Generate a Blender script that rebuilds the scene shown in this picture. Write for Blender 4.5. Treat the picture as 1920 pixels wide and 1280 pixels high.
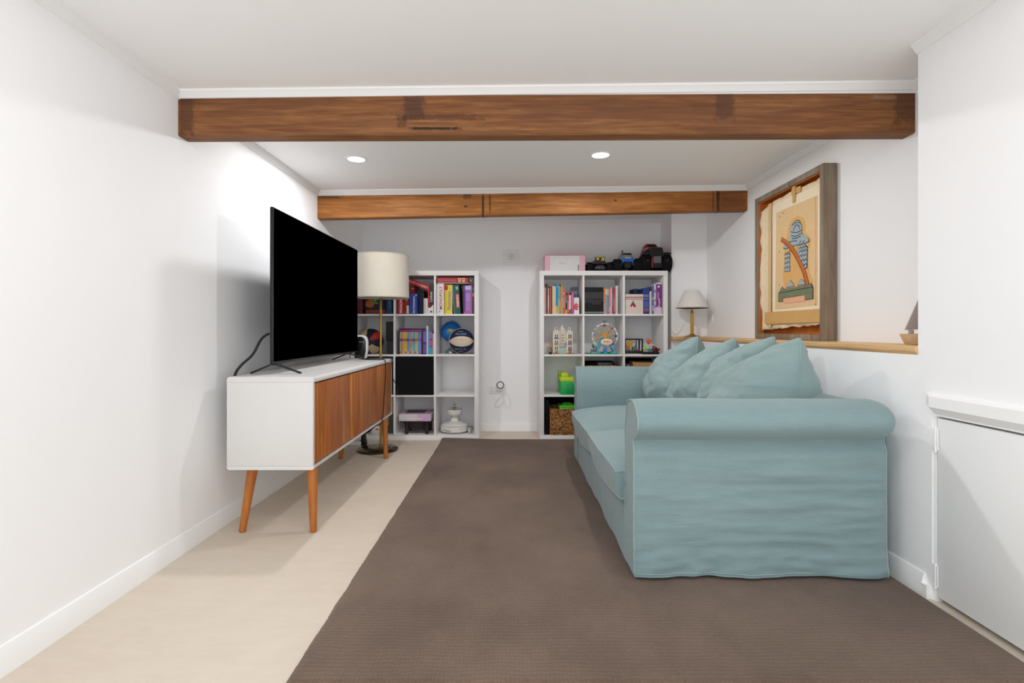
import bpy, bmesh, math, random
import numpy as np
from mathutils import Vector, Matrix, noise

random.seed(7)
SC = bpy.context.scene
COL = SC.collection
PI = math.pi
for o in list(bpy.data.objects):
    bpy.data.objects.remove(o)

# ------------------------------------------------------------------ camera, world, exposure
CAM_H = 0.958
cd = bpy.data.cameras.new('camera')
cd.sensor_width = 36.0
cd.lens = 990.0 / 1920.0 * 36.0
cd.shift_x = -1.0 / 1920.0
cd.shift_y = -22.0 / 1920.0
cd.clip_start = 0.05
cam = bpy.data.objects.new('camera', cd)
cam.location = (0, 0, CAM_H)
cam.rotation_euler = (PI / 2, 0, 0)
COL.objects.link(cam)
SC.camera = cam

w = bpy.data.worlds.new('world')
SC.world = w
w.use_nodes = True
bg = w.node_tree.nodes['Background']
bg.inputs['Color'].default_value = (0.91, 0.957, 1.0, 1)
bg.inputs['Strength'].default_value = 2.25  # uniform soft fill light, entering through the added opening behind the camera
SC.view_settings.view_transform = 'Standard'
SC.view_settings.look = 'None'
SC.view_settings.gamma = 1.0
SC.view_settings.use_curve_mapping = False
SC.view_settings.exposure = 0.0
try:
    SC.cycles.use_denoising = True
    SC.cycles.max_bounces = 10
    SC.cycles.diffuse_bounces = 8
except Exception:
    pass
LAMP_W = 34.0     # power of each recessed downlight


# ------------------------------------------------------------------ materials
def lin(c):
    if isinstance(c, str):
        c = tuple(int(c[i:i + 2], 16) for i in (0, 2, 4))
    c = [x / 255.0 for x in c[:3]]
    return tuple((x / 12.92 if x <= 0.04045 else ((x + 0.055) / 1.055) ** 2.4) for x in c) + (1.0,)


MATS = {}


def new_mat(name, rough=0.5, spec=0.5, metal=0.0):
    m = bpy.data.materials.new(name)
    m.use_nodes = True
    b = m.node_tree.nodes['Principled BSDF']
    b.inputs['Roughness'].default_value = rough
    b.inputs['Specular IOR Level'].default_value = spec
    b.inputs['Metallic'].default_value = metal
    return m, m.node_tree, b


def coords(nt, scale=(1, 1, 1)):
    tc = nt.nodes.new('ShaderNodeTexCoord')
    mp = nt.nodes.new('ShaderNodeMapping')
    mp.inputs['Scale'].default_value = scale
    nt.links.new(tc.outputs['Object'], mp.inputs['Vector'])
    return mp.outputs['Vector']


def noise_node(nt, vec, scale, detail=4, rough=0.55, dist=0.0):
    n = nt.nodes.new('ShaderNodeTexNoise')
    n.inputs['Scale'].default_value = scale
    n.inputs['Detail'].default_value = detail
    n.inputs['Roughness'].default_value = rough
    n.inputs['Distortion'].default_value = dist
    nt.links.new(vec, n.inputs['Vector'])
    return n.outputs['Fac']


def ramp(nt, fac, stops):
    r = nt.nodes.new('ShaderNodeValToRGB')
    el = r.color_ramp.elements
    while len(el) < len(stops):
        el.new(0.5)
    for e, (p, c) in zip(el, stops):
        e.position = p
        e.color = lin(c) if not isinstance(c, float) else (c, c, c, 1)
    nt.links.new(fac, r.inputs['Fac'])
    return r.outputs['Color']


def mix(nt, fac, a, b, mode='MIX'):
    m = nt.nodes.new('ShaderNodeMix')
    m.data_type = 'RGBA'
    m.blend_type = mode
    if isinstance(fac, float):
        m.inputs[0].default_value = fac
    else:
        nt.links.new(fac, m.inputs[0])
    for sock, v in ((m.inputs[6], a), (m.inputs[7], b)):
        if isinstance(v, tuple):
            sock.default_value = v
        else:
            nt.links.new(v, sock)
    return m.outputs[2]


def math_n(nt, op, a, b=None, c=None, clamp=False):
    m = nt.nodes.new('ShaderNodeMath')
    m.operation = op
    m.use_clamp = clamp
    for i, v in enumerate((a, b, c)):
        if v is None:
            continue
        if isinstance(v, (int, float)):
            m.inputs[i].default_value = v
        else:
            nt.links.new(v, m.inputs[i])
    return m.outputs[0]


def bump(nt, b, height, strength=0.3, dist=0.01):
    n = nt.nodes.new('ShaderNodeBump')
    n.inputs['Strength'].default_value = strength
    n.inputs['Distance'].default_value = dist
    nt.links.new(height, n.inputs['Height'])
    nt.links.new(n.outputs['Normal'], b.inputs['Normal'])


def M(c, rough=0.5, spec=0.4, metal=0.0, var=0.06):
    """plain coloured surface with a faint procedural mottling"""
    key = (c if isinstance(c, str) else tuple(c), rough, spec, metal, var)
    if key in MATS:
        return MATS[key]
    m, nt, b = new_mat('plain_' + (c if isinstance(c, str) else '%02x%02x%02x' % tuple(c)), rough, spec, metal)
    base = lin(c)
    if var > 0:
        f = noise_node(nt, coords(nt), 35, 3)
        dark = tuple(x * (1 - var) for x in base[:3]) + (1,)
        lite = tuple(min(1, x * (1 + var)) for x in base[:3]) + (1,)
        nt.links.new(mix(nt, f, dark, lite), b.inputs['Base Color'])
    else:
        b.inputs['Base Color'].default_value = base
    MATS[key] = m
    return m


def wall_mat(name, c, bumpy=0.04, rough=0.75):
    m, nt, b = new_mat(name, rough, 0.25)
    v = coords(nt)
    f = noise_node(nt, v, 1.7, 3)
    base = lin(c)
    nt.links.new(mix(nt, f, tuple(x * 0.975 for x in base[:3]) + (1,), base), b.inputs['Base Color'])
    bump(nt, b, noise_node(nt, v, 180, 2), bumpy, 0.002)
    return m


def wood_mat(name, stops, along='X', grain=14, rough=0.5, spec=0.35, saw=0.0, stains=(), blotch=None, fine=4.0):
    m, nt, b = new_mat(name, rough, spec)
    s = {'X': (0.55, 9, 9), 'Y': (9, 0.55, 9), 'Z': (9, 9, 0.55)}[along]
    v = coords(nt, s)
    g = noise_node(nt, v, grain / 9.0 * 3, 6, 0.62, 0.6)
    g2 = noise_node(nt, coords(nt, tuple(x * fine for x in s)), 4, 3, 0.6)
    fac = math_n(nt, 'ADD', math_n(nt, 'MULTIPLY', g, 0.75), math_n(nt, 'MULTIPLY', g2, 0.25))
    col = ramp(nt, fac, stops)
    if blotch:
        bl = noise_node(nt, coords(nt, {'X': (1.2, 4, 6), 'Y': (4, 1.2, 6), 'Z': (4, 4, 1.2)}[along]), 1.6, 3)
        k = math_n(nt, 'MULTIPLY', math_n(nt, 'SUBTRACT', bl, 0.5), 5.0, None, True)
        col = mix(nt, math_n(nt, 'MULTIPLY', k, 0.65), col, lin(blotch))
    tc = nt.nodes.new('ShaderNodeTexCoord')
    sp = nt.nodes.new('ShaderNodeSeparateXYZ')
    nt.links.new(tc.outputs['Object'], sp.inputs[0])
    for (x0, hx, z0, hz, colr, amt) in stains:   # dirt marks with a shape of their own
        wob = math_n(nt, 'MULTIPLY', math_n(nt, 'SUBTRACT', noise_node(nt, coords(nt), 45, 3), 0.5), 1.3)
        dx = math_n(nt, 'DIVIDE', math_n(nt, 'ABSOLUTE', math_n(nt, 'SUBTRACT', sp.outputs[0], x0)), hx)
        dz = math_n(nt, 'DIVIDE', math_n(nt, 'ABSOLUTE', math_n(nt, 'SUBTRACT', sp.outputs[2], z0)), hz)
        d = math_n(nt, 'ADD', math_n(nt, 'MAXIMUM', dx, dz), wob)
        k = math_n(nt, 'MULTIPLY', math_n(nt, 'SUBTRACT', 1.15, d, None, True), 2.5, None, True)
        col = mix(nt, math_n(nt, 'MULTIPLY', k, amt), col, lin(colr))
    h = fac
    if saw:
        wv = nt.nodes.new('ShaderNodeTexWave')
        wv.inputs['Scale'].default_value = 28
        wv.inputs['Distortion'].default_value = 5
        wv.inputs['Detail'].default_value = 2
        mp = nt.nodes.new('ShaderNodeMapping')
        mp.inputs['Rotation'].default_value = (0, 0.5, 0)
        tc2 = nt.nodes.new('ShaderNodeTexCoord')
        nt.links.new(tc2.outputs['Object'], mp.inputs['Vector'])
        nt.links.new(mp.outputs['Vector'], wv.inputs['Vector'])
        msk = math_n(nt, 'MULTIPLY', math_n(nt, 'SUBTRACT', noise_node(nt, coords(nt, (2, 2, 5)), 2, 2), 0.45, None, True), 4, None, True)
        wf = math_n(nt, 'MULTIPLY', wv.outputs['Fac'], msk)
        col = mix(nt, math_n(nt, 'MULTIPLY', wf, saw), col, lin('5a2f14'))
        h = math_n(nt, 'SUBTRACT', fac, math_n(nt, 'MULTIPLY', wf, 0.3))
    nt.links.new(col, b.inputs['Base Color'])
    bump(nt, b, h, 0.25, 0.004)
    return m


def fabric_mat(name, c, c2, weave=900, rough=0.9, fold=0.0):
    m, nt, b = new_mat(name, rough, 0.15)
    b.inputs['Sheen Weight'].default_value = 0.25
    b.inputs['Sheen Roughness'].default_value = 0.5
    big = noise_node(nt, coords(nt), 3.2, 3)
    st = noise_node(nt, coords(nt, (22, 22, 620)), 1.0, 2)
    st2 = noise_node(nt, coords(nt, (800, 800, 60)), 1.0, 2)
    t = math_n(nt, 'ADD', math_n(nt, 'MULTIPLY', st, 0.5), math_n(nt, 'MULTIPLY', st2, 0.5))
    f = math_n(nt, 'ADD', math_n(nt, 'MULTIPLY', big, 0.35), math_n(nt, 'MULTIPLY', t, 0.65))
    col = ramp(nt, f, [(0.36, c2), (0.60, c)])
    nt.links.new(col, b.inputs['Base Color'])
    h = math_n(nt, 'MULTIPLY', t, 1.0)
    if fold:
        fo = noise_node(nt, coords(nt, (1.2, 1.2, 7)), 3.5, 3, 0.5, 0.8)
        h = math_n(nt, 'ADD', math_n(nt, 'MULTIPLY', fo, fold), math_n(nt, 'MULTIPLY', t, 0.05))
        bump(nt, b, h, 0.5, 0.02)
    else:
        bump(nt, b, h, 0.35, 0.002)
    return m


def emit_mat(name, c, strength):
    m, nt, b = new_mat(name, 0.4, 0.2)
    b.inputs['Base Color'].default_value = (0.9, 0.9, 0.9, 1)
    b.inputs['Emission Color'].default_value = lin(c)
    b.inputs['Emission Strength'].default_value = strength
    return m


WALL = wall_mat('white_wall_paint', 'f9f9fa')
CEIL = wall_mat('white_ceiling_paint', 'fafafa', 0.03, 0.85)
TRIM = wall_mat('white_trim_gloss', 'f8f8f8', 0.01, 0.4)
WHITE = M('f2f2f1', 0.38, 0.4, 0, 0.015)
SHELFW = M('efedec', 0.42, 0.35, 0, 0.015)
BLACK = M('0b0b0c', 0.45, 0.35)
SOFTBLACK = M('121113', 0.8, 0.2)
BRASS = M('b08d4a', 0.3, 0.5, 0.85, 0.04)
PAPER = M('ece6da', 0.8, 0.2)
SOFA = fabric_mat('teal_linen', '899fa1', '7e9598', fold=0.28)
SOFA_S = fabric_mat('teal_linen_pillow', '93a9a9', '899f9f', fold=0.4)
PIPE = fabric_mat('teal_piping', '96abab', '8ca2a2')


# ------------------------------------------------------------------ object helpers
def tag(o, label=None, cat=None, group=None, kind=None):
    if label:
        o['label'] = label
    if cat:
        o['category'] = cat
    if group:
        o['group'] = group
    if kind:
        o['kind'] = kind
    return o


def thing(name, label, cat, loc=(0, 0, 0), group=None):
    o = bpy.data.objects.new(name, None)
    o.empty_display_size = 0.05
    o.location = loc
    COL.objects.link(o)
    return tag(o, label, cat, group)


def link(name, me, mat, parent=None):
    o = bpy.data.objects.new(name, me)
    if mat is not None:
        for mm in (mat if isinstance(mat, (list, tuple)) else [mat]):
            me.materials.append(mm)
    COL.objects.link(o)
    if parent is not None:
        o.parent = parent
        p, inv = parent, Matrix.Identity(4)
        tr = Matrix.Identity(4)
        chain = []
        while p is not None:
            chain.append(p)
            p = p.parent
        for p in reversed(chain):
            tr = tr @ p.matrix_parent_inverse @ p.matrix_basis
        o.matrix_parent_inverse = tr.inverted()
    return o


def shade(me, angle=35):
    me.polygons.foreach_set('use_smooth', [True] * len(me.polygons))
    try:
        me.set_sharp_from_angle(angle=math.radians(angle))
    except Exception:
        pass


def from_py(name, verts, faces, mat, parent=None, smooth=True, angle=40):
    me = bpy.data.meshes.new(name)
    me.from_pydata([tuple(v) for v in verts], [], faces)
    bm = bmesh.new()
    bm.from_mesh(me)
    bmesh.ops.recalc_face_normals(bm, faces=bm.faces)
    bm.to_mesh(me)
    bm.free()
    if smooth:
        shade(me, angle)
    return link(name, me, mat, parent)


def bm_obj(name, bm, mat, parent=None, smooth=True, angle=40, X=None):
    if X is not None:
        bmesh.ops.transform(bm, matrix=X, verts=bm.verts)
    bmesh.ops.recalc_face_normals(bm, faces=bm.faces)
    me = bpy.data.meshes.new(name)
    bm.to_mesh(me)
    bm.free()
    if smooth:
        shade(me, angle)
    return link(name, me, mat, parent)


def add_box(bm, x0, x1, y0, y1, z0, z1, bev=0.0, seg=2):
    r = bmesh.ops.create_cube(bm, size=1.0)
    vs = r['verts']
    for v in vs:
        v.co = Vector(((x0 + x1) / 2 + v.co.x * (x1 - x0), (y0 + y1) / 2 + v.co.y * (y1 - y0), (z0 + z1) / 2 + v.co.z * (z1 - z0)))
    if bev > 0:
        es = list({e for v in vs for e in v.link_edges})
        bmesh.ops.bevel(bm, geom=es, offset=bev, segments=seg, profile=0.5, affect='EDGES')


def box(name, x0, x1, y0, y1, z0, z1, mat, parent=None, bev=0.002, seg=2, X=None):
    bm = bmesh.new()
    add_box(bm, x0, x1, y0, y1, z0, z1, bev, seg)
    return bm_obj(name, bm, mat, parent, X=X)


def boxes(name, lst, mat, parent=None, bev=0.0, X=None):
    bm = bmesh.new()
    for b in lst:
        add_box(bm, *b, bev)
    return bm_obj(name, bm, mat, parent, X=X)


def hexa(name, eight, mat, parent=None, bev=0.004):
    """eight corners: bottom 4 ccw, top 4 ccw"""
    bm = bmesh.new()
    v = [bm.verts.new(p) for p in eight]
    for f in ((0, 1, 2, 3), (4, 5, 6, 7), (0, 1, 5, 4), (1, 2, 6, 5), (2, 3, 7, 6), (3, 0, 4, 7)):
        bm.faces.new([v[i] for i in f])
    bmesh.ops.recalc_face_normals(bm, faces=bm.faces)
    if bev:
        bmesh.ops.bevel(bm, geom=list(bm.edges), offset=bev, segments=2, profile=0.5, affect='EDGES')
    return bm_obj(name, bm, mat, parent)


def lathe(name, prof, mat, parent=None, loc=(0, 0, 0), seg=40, X=None, angle=40):
    verts, faces = [], []
    n = len(prof)
    for r, z in prof:
        for k in range(seg):
            a = 2 * PI * k / seg
            verts.append(Vector((r * math.cos(a), r * math.sin(a), z)))
    for i in range(n - 1):
        for k in range(seg):
            k2 = (k + 1) % seg
            faces.append((i * seg + k, i * seg + k2, (i + 1) * seg + k2, (i + 1) * seg + k))
    if prof[0][0] > 1e-6:
        faces.append(tuple(range(seg - 1, -1, -1)))
    if prof[-1][0] > 1e-6:
        faces.append(tuple((n - 1) * seg + k for k in range(seg)))
    T = Matrix.Translation(loc) @ (X if X is not None else Matrix.Identity(4))
    verts = [T @ v for v in verts]
    o = from_py(name, verts, faces, mat, parent, True, angle)
    return o


def catmull(pts, n=8, closed=False):
    P = [Vector(p) for p in pts]
    if len(P) < 3:
        return P
    out = []
    m = len(P)
    rng = range(m if closed else m - 1)
    for i in rng:
        p0 = P[(i - 1) % m] if (closed or i > 0) else P[0]
        p1, p2 = P[i], P[(i + 1) % m]
        p3 = P[(i + 2) % m] if (closed or i + 2 < m) else P[-1]
        for k in range(n):
            t = k / n
            out.append(0.5 * ((2 * p1) + (p2 - p0) * t + (2 * p0 - 5 * p1 + 4 * p2 - p3) * t * t + (3 * p1 - p0 - 3 * p2 + p3) * t ** 3))
    if not closed:
        out.append(P[-1])
    return out


def tube(name, pts, r, mat, parent=None, seg=8, smooth=True, n=6, closed=False, flat=1.0):
    P = catmull(pts, n, closed) if smooth else [Vector(p) for p in pts]
    verts, faces = [], []
    up = Vector((0, 0, 1))
    m = len(P)
    prev = None
    for i, p in enumerate(P):
        if closed:
            t = P[(i + 1) % m] - P[(i - 1) % m]
        else:
            t = P[min(i + 1, m - 1)] - P[max(i - 1, 0)]
        t = t.normalized() if t.length > 1e-9 else Vector((0, 0, 1))
        if prev is None:
            a = up if abs(t.z) < 0.9 else Vector((1, 0, 0))
            u = t.cross(a).normalized()
        else:
            u = (prev - t * prev.dot(t))
            u = u.normalized() if u.length > 1e-9 else t.orthogonal().normalized()
        prev = u
        v = t.cross(u)
        rr = r[min(i * len(r) // m, len(r) - 1)] if isinstance(r, (list, tuple)) else r
        for k in range(seg):
            a = 2 * PI * k / seg
            verts.append(p + u * math.cos(a) * rr + v * math.sin(a) * rr * flat)
    for i in range(m if closed else m - 1):
        j = (i + 1) % m
        for k in range(seg):
            k2 = (k + 1) % seg
            faces.append((i * seg + k, i * seg + k2, j * seg + k2, j * seg + k))
    if not closed:
        faces.append(tuple(range(seg)))
        faces.append(tuple((m - 1) * seg + k for k in range(seg)))
    return from_py(name, verts, faces, mat, parent, True, 60)


def taper(name, p0, r0, p1, r1, mat, parent=None, seg=20, bev=0.003):
    p0, p1 = Vector(p0), Vector(p1)
    d = p1 - p0
    L = d.length
    q = Vector((0, 0, 1)).rotation_difference(d).to_matrix().to_4x4()
    prof = [(r0 - bev, 0), (r0, bev), (r1, L - bev), (r1 - bev, L)]
    return lathe(name, prof, mat, parent, p0, seg, q)


def prism(name, poly, axis, a0, a1, mat, parent=None, bev=0.0, smooth=True, angle=30):
    """extrude a 2-D outline; axis X: (y,z) outline, Y: (x,z), Z: (x,y)"""
    def P(u, v, a):
        return {'X': (a, u, v), 'Y': (u, a, v), 'Z': (u, v, a)}[axis]
    bm = bmesh.new()
    A = [bm.verts.new(P(u, v, a0)) for u, v in poly]
    B = [bm.verts.new(P(u, v, a1)) for u, v in poly]
    n = len(poly)
    bm.faces.new(A)
    bm.faces.new(list(reversed(B)))
    for i in range(n):
        j = (i + 1) % n
        bm.faces.new((A[i], A[j], B[j], B[i]))
    bmesh.ops.recalc_face_normals(bm, faces=bm.faces)
    if bev:
        bmesh.ops.bevel(bm, geom=list(bm.edges), offset=bev, segments=2, profile=0.5, affect='EDGES')
    return bm_obj(name, bm, mat, parent, smooth, angle)


def sphere(name, c, r, mat, parent=None, seg=32, rings=20, matfn=None, scale=(1, 1, 1), R=None):
    bm = bmesh.new()
    bmesh.ops.create_uvsphere(bm, u_segments=seg, v_segments=rings, radius=1.0)
    if matfn:
        for f in bm.faces:
            f.material_index = matfn(f.calc_center_median().normalized())
    T = Matrix.Translation(c) @ (R if R is not None else Matrix.Identity(4)) @ Matrix.Diagonal((r * scale[0], r * scale[1], r * scale[2], 1))
    bmesh.ops.transform(bm, matrix=T, verts=bm.verts)
    return bm_obj(name, bm, mat, parent, True, 180)


def lettering(s, size, loc, mat, parent, rotz2d=0.0, facing='-Y', ext=0.0006, wide=1.0, name='lettering', X=None, bold=0.0):
    cu = bpy.data.curves.new('t', 'FONT')
    cu.body = s
    cu.size = size
    cu.extrude = ext
    cu.offset = bold
    cu.align_x = 'CENTER'
    cu.align_y = 'CENTER'
    cu.resolution_u = 2
    t = bpy.data.objects.new('t', cu)
    me = bpy.data.meshes.new_from_object(t)
    bpy.data.objects.remove(t)
    bpy.data.curves.remove(cu)
    R = Matrix.Rotation(PI / 2, 4, 'X')
    T = Matrix.Translation(loc) @ (X if X is not None else Matrix.Identity(4)) @ R @ Matrix.Rotation(rotz2d, 4, 'Z') @ Matrix.Diagonal((wide, 1, 1, 1))
    me.transform(T)
    me.materials.clear()
    return link(name, me, mat, parent)


def rot_about(p, angle, axis):
    p = Vector(p)
    return Matrix.Translation(p) @ Matrix.Rotation(angle, 4, axis) @ Matrix.Translation(-p)


def fbm(x, y, z):
    return noise.fractal(Vector((x, y, z)), 1.0, 2.0, 3)


ORD = ['first', 'second', 'third', 'fourth', 'fifth', 'sixth', 'seventh', 'eighth', 'ninth', 'tenth', 'eleventh', 'twelfth', 'thirteenth',
       'fourteenth', 'fifteenth', 'sixteenth', 'seventeenth', 'eighteenth', 'nineteenth', 'twentieth', 'twenty-first', 'twenty-second', 'twenty-third']

# ------------------------------------------------------------------ room shell (metres)
XL, XR, XA = -1.42, 1.49, 1.71        # left wall, right lower wall, wall of the right alcove
YB, YN, YA, Y0 = 5.0, 4.65, 1.94, -0.6   # back wall, nib of the alcove, near end of the alcove, rear wall


def ceil_z(x):
    return 1.985 + 0.012 * x


def floor_mat():
    m, nt, b = new_mat('pale_beige_floor', 0.5, 0.3)
    v = coords(nt)
    f = noise_node(nt, v, 1.4, 5, 0.6)
    f2 = noise_node(nt, coords(nt, (3, 9, 1)), 2.5, 4, 0.7)
    col = ramp(nt, math_n(nt, 'ADD', math_n(nt, 'MULTIPLY', f, 0.6), math_n(nt, 'MULTIPLY', f2, 0.4)), [(0.3, 'd0c2b1'), (0.5, 'd9ccbc'), (0.7, 'dfd3c4')])
    sc = ramp(nt, noise_node(nt, coords(nt, (14, 5, 1)), 2.2, 6, 0.75, 1.5), [(0.70, 0.0), (0.76, 1.0)])
    col = mix(nt, math_n(nt, 'MULTIPLY', sc, 0.22), col, lin('9c8b78'))
    nt.links.new(col, b.inputs['Base Color'])
    bump(nt, b, f2, 0.05, 0.003)
    return m


fl = box('floor', XL - 0.1, XA + 0.1, Y0 - 0.1, YB + 0.1, -0.08, 0.0, floor_mat(), None, 0)
tag(fl, 'pale beige smooth concrete floor', None, None, 'structure')


def S(o):
    o['kind'] = 'structure'
    return o


zc = 2.06
xa, xb = XL - 0.1, XA + 0.1
S(hexa('ceiling', [(xa, Y0 - .1, ceil_z(xa)), (xb, Y0 - .1, ceil_z(xb)), (xb, YB + .1, ceil_z(xb)), (xa, YB + .1, ceil_z(xa)),
                   (xa, Y0 - .1, 2.12), (xb, Y0 - .1, 2.12), (xb, YB + .1, 2.12), (xa, YB + .1, 2.12)], CEIL, None, 0))
S(box('wall_left', XL - .1, XL, Y0, YB, 0, zc, WALL, None, 0))
S(box('wall_back', XL - .1, XA + .1, YB, YB + .1, 0, zc, WALL, None, 0))
S(box('wall_nib', 1.40, XA + .1, YN, YB, 0, zc, WALL, None, 0))
# right wall: low wall under the ledge, full-height wall nearer the camera with the opening of the low door
DY0, DY1, DZ = 1.02, 1.875, 0.655
wr = bmesh.new()
add_box(wr, XR, XA + .1, YA, YN, 0, 0.866)
add_box(wr, XR, XA + .1, DY1, YA, 0, zc)
add_box(wr, XR, XA + .1, DY0, DY1, DZ, zc)
add_box(wr, XR, XA + .1, Y0, DY0, 0, zc)
add_box(wr, XR + .09, XA + .1, DY0, DY1, 0, DZ)
S(bm_obj('wall_right', wr, WALL, None, False))
S(box('wall_alcove', XA, XA + .1, YA, YN, 0.866, zc, WALL, None, 0))
# unseen wide opening, added close behind the camera so world light gives frontal fill
S(boxes('wall_rear_fill_opening', [(XL, XL + .12, Y0 - .1, Y0, 0, zc), (XR - .12, XR + .3, Y0 - .1, Y0, 0, zc), (XL + .12, XR - .12, Y0 - .1, Y0, 1.93, zc)], WALL))

# baseboards: flat lower half, bevelled upper half
BBP = [(0, 0), (0.016, 0), (0.016, 0.047), (0.006, 0.080), (0, 0.083)]


def baseboard(name, axis, wall, sgn, a0, a1, top=True):
    prof = BBP if top else [(0, 0), (0.016, 0), (0.016, 0.047), (0, 0.050)]
    S(prism(name, [(wall + sgn * u, v) for u, v in prof], axis, a0, a1, TRIM))


baseboard('baseboard_left', 'Y', XL, 1, Y0, YB)
baseboard('baseboard_back', 'X', YB, -1, XL, 1.40)
baseboard('baseboard_right', 'Y', XR, -1, 1.905, YN)


# cornices
def cornice(name, axis, wall, sgn, a0, a1, z_at):
    """small quad bead under the ceiling"""
    if axis == 'Y':
        z = z_at
        prof = [(wall, z + .005), (wall, z - 0.033), (wall + sgn * .006, z - 0.033), (wall + sgn * .010, z - .028), (wall + sgn * .020, z - .012), (wall + sgn * .026, z - .008), (wall + sgn * .026, z + .005)]
        return S(prism(name, prof, 'Y', a0, a1, TRIM))
    verts, faces = [], []
    prof = [(0, .005), (0, -.030), (.006, -.030), (.010, -.026), (.020, -.012), (.026, -.008), (.026, .005)]
    for x in (a0, a1):
        for u, v in prof:
            verts.append((x, wall + sgn * u, ceil_z(x) + v))
    n = len(prof)
    for i in range(n):
        j = (i + 1) % n
        faces.append((i, j, n + j, n + i))
    faces.append(tuple(range(n)))
    faces.append(tuple(range(n, 2 * n)))
    return S(from_py(name, verts, faces, TRIM, None, True, 25))


B1 = (2.242, 2.322)     # near beam
B2 = (3.842, 3.918)     # far beam
zl, zr, zq = ceil_z(XL), ceil_z(XA), ceil_z(XR)
k = 1
for (y0, y1) in ((Y0, B1[0]), (B1[1], B2[0]), (B2[1], YB)):
    cornice('trim_%d' % k, 'Y', XL, 1, y0, y1, zl); k += 1
cornice('trim_4', 'Y', XR, -1, Y0, YA, zq)
cornice('trim_5', 'Y', XA, -1, B1[1], B2[0], zr)
cornice('trim_6', 'Y', XA, -1, B2[1], YN, zr)
cornice('trim_7', 'Y', XA, -1, YA, B1[0], zr)
cornice('trim_8', 'X', B1[0], -1, XL, XA, 0)
cornice('trim_9', 'X', B1[1], 1, XL, XA, 0)
cornice('trim_10', 'X', B2[0], -1, XL, XA, 0)
cornice('trim_11', 'X', B2[1], 1, XL, XA, 0)
cornice('trim_12', 'X', YB, -1, XL, 1.40, 0)
cornice('trim_13', 'X', YN, -1, 1.40, XA, 0)
# packing strips between the beams and the ceiling
for i, (b, za, zb) in enumerate(((B1, 1.948, 1.962), (B2, 1.932, 1.968))):
    S(hexa('trim_%d' % (14 + i), [(XL, b[0] + .002, za), (XA, b[0] + .002, zb), (XA, b[1] - .002, zb), (XL, b[1] - .002, za),
                                  (XL, b[0] + .002, zl + .004), (XA, b[0] + .002, zr + .004), (XA, b[1] - .002, zr + .004), (XL, b[1] - .002, zl + .004)], TRIM, None, 0))

# ------------------------------------------------------------------ beams
BM1 = wood_mat('old_hardwood_beam', [(0.26, '5f3b25'), (0.44, '7b4f30'), (0.58, '90613b'), (0.75, 'b07c4d')], 'X', 20, 0.6, 0.25, 0.25,
               [(-0.42, .045, 1.905, .05, '43302a', .65), (-0.47, .02, 1.845, .03, '3a2620', .5), (-0.33, .11, 1.812, .006, '241613', .9), (-0.30, .18, 1.86, .012, '4c2d1e', .6),
                (0.90, .04, 1.91, .06, '54392c', .7), (1.67, .05, 1.93, .1, '4a3226', .6), (1.58, .05, 1.945, .008, '9b7f6a', .6), (-1.385, .03, 1.88, .1, '4a3122', .6)], '6a4630')
BM2 = wood_mat('golden_hardwood_beam', [(0.26, '704421'), (0.44, '925c2c'), (0.58, 'a96f38'), (0.75, 'c68e50')], 'X', 20, 0.55, 0.25, 0.6,
               [(-0.215, .008, 1.86, .09, '2a1a12', .9), (-0.165, .006, 1.88, .07, '2a1a12', .75), (-0.33, .03, 1.93, .02, '4a2c1a', .6), (-0.34, .012, 1.855, .006, '24160f', .9),
                (1.495, .012, 1.90, .1, '1f1512', .85), (1.46, .006, 1.90, .09, '1f1512', .6), (1.60, .1, 1.9, .1, '5a331d', .5), (0.75, .01, 1.90, .006, '3a2214', .9), (-1.33, .09, 1.925, .015, '4a3524', .7)], '8a5529')


def beam(name, b, z0l, z0r, z1l, z1r, mat, label):
    n = 60
    verts, faces = [], []
    for i in range(n + 1):
        t = i / n
        x = XL + (XA - XL) * t
        za, zb = z0l + (z0r - z0l) * t, z1l + (z1r - z1l) * t
        wob = 0.0025 * noise.noise(Vector((x * 2.3, b[0], 1)))
        wob2 = 0.003 * noise.noise(Vector((x * 1.7, b[0], 9)))
        y0, y1 = b[0] + wob, b[1]
        c = 0.006
        ring = [(x, y0 + c, za + wob2), (x, y1 - c, za), (x, y1, za + c), (x, y1, zb), (x, y0, zb), (x, y0, za + c + wob2)]
        verts += ring
    for i in range(n):
        for k in range(6):
            k2 = (k + 1) % 6
            faces.append((i * 6 + k, i * 6 + k2, (i + 1) * 6 + k2, (i + 1) * 6 + k))
    faces.append(tuple(range(6)))
    faces.append(tuple(n * 6 + k for k in range(6)))
    o = from_py(name, verts, faces, mat, None, True, 30)
    return tag(o, label, 'beam', 'timber ceiling beams')


beam('ceiling_beam', B1, 1.781, 1.793, 1.948, 1.962, BM1, 'large dark reddish timber ceiling beam nearest to the viewer')
beam('ceiling_beam', B2, 1.766, 1.826, 1.932, 1.970, BM2, 'golden brown timber ceiling beam farther back, behind the two downlights')

# ------------------------------------------------------------------ downlights
LENS = emit_mat('downlight_lens', 'fffaf2', 9.0)


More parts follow.
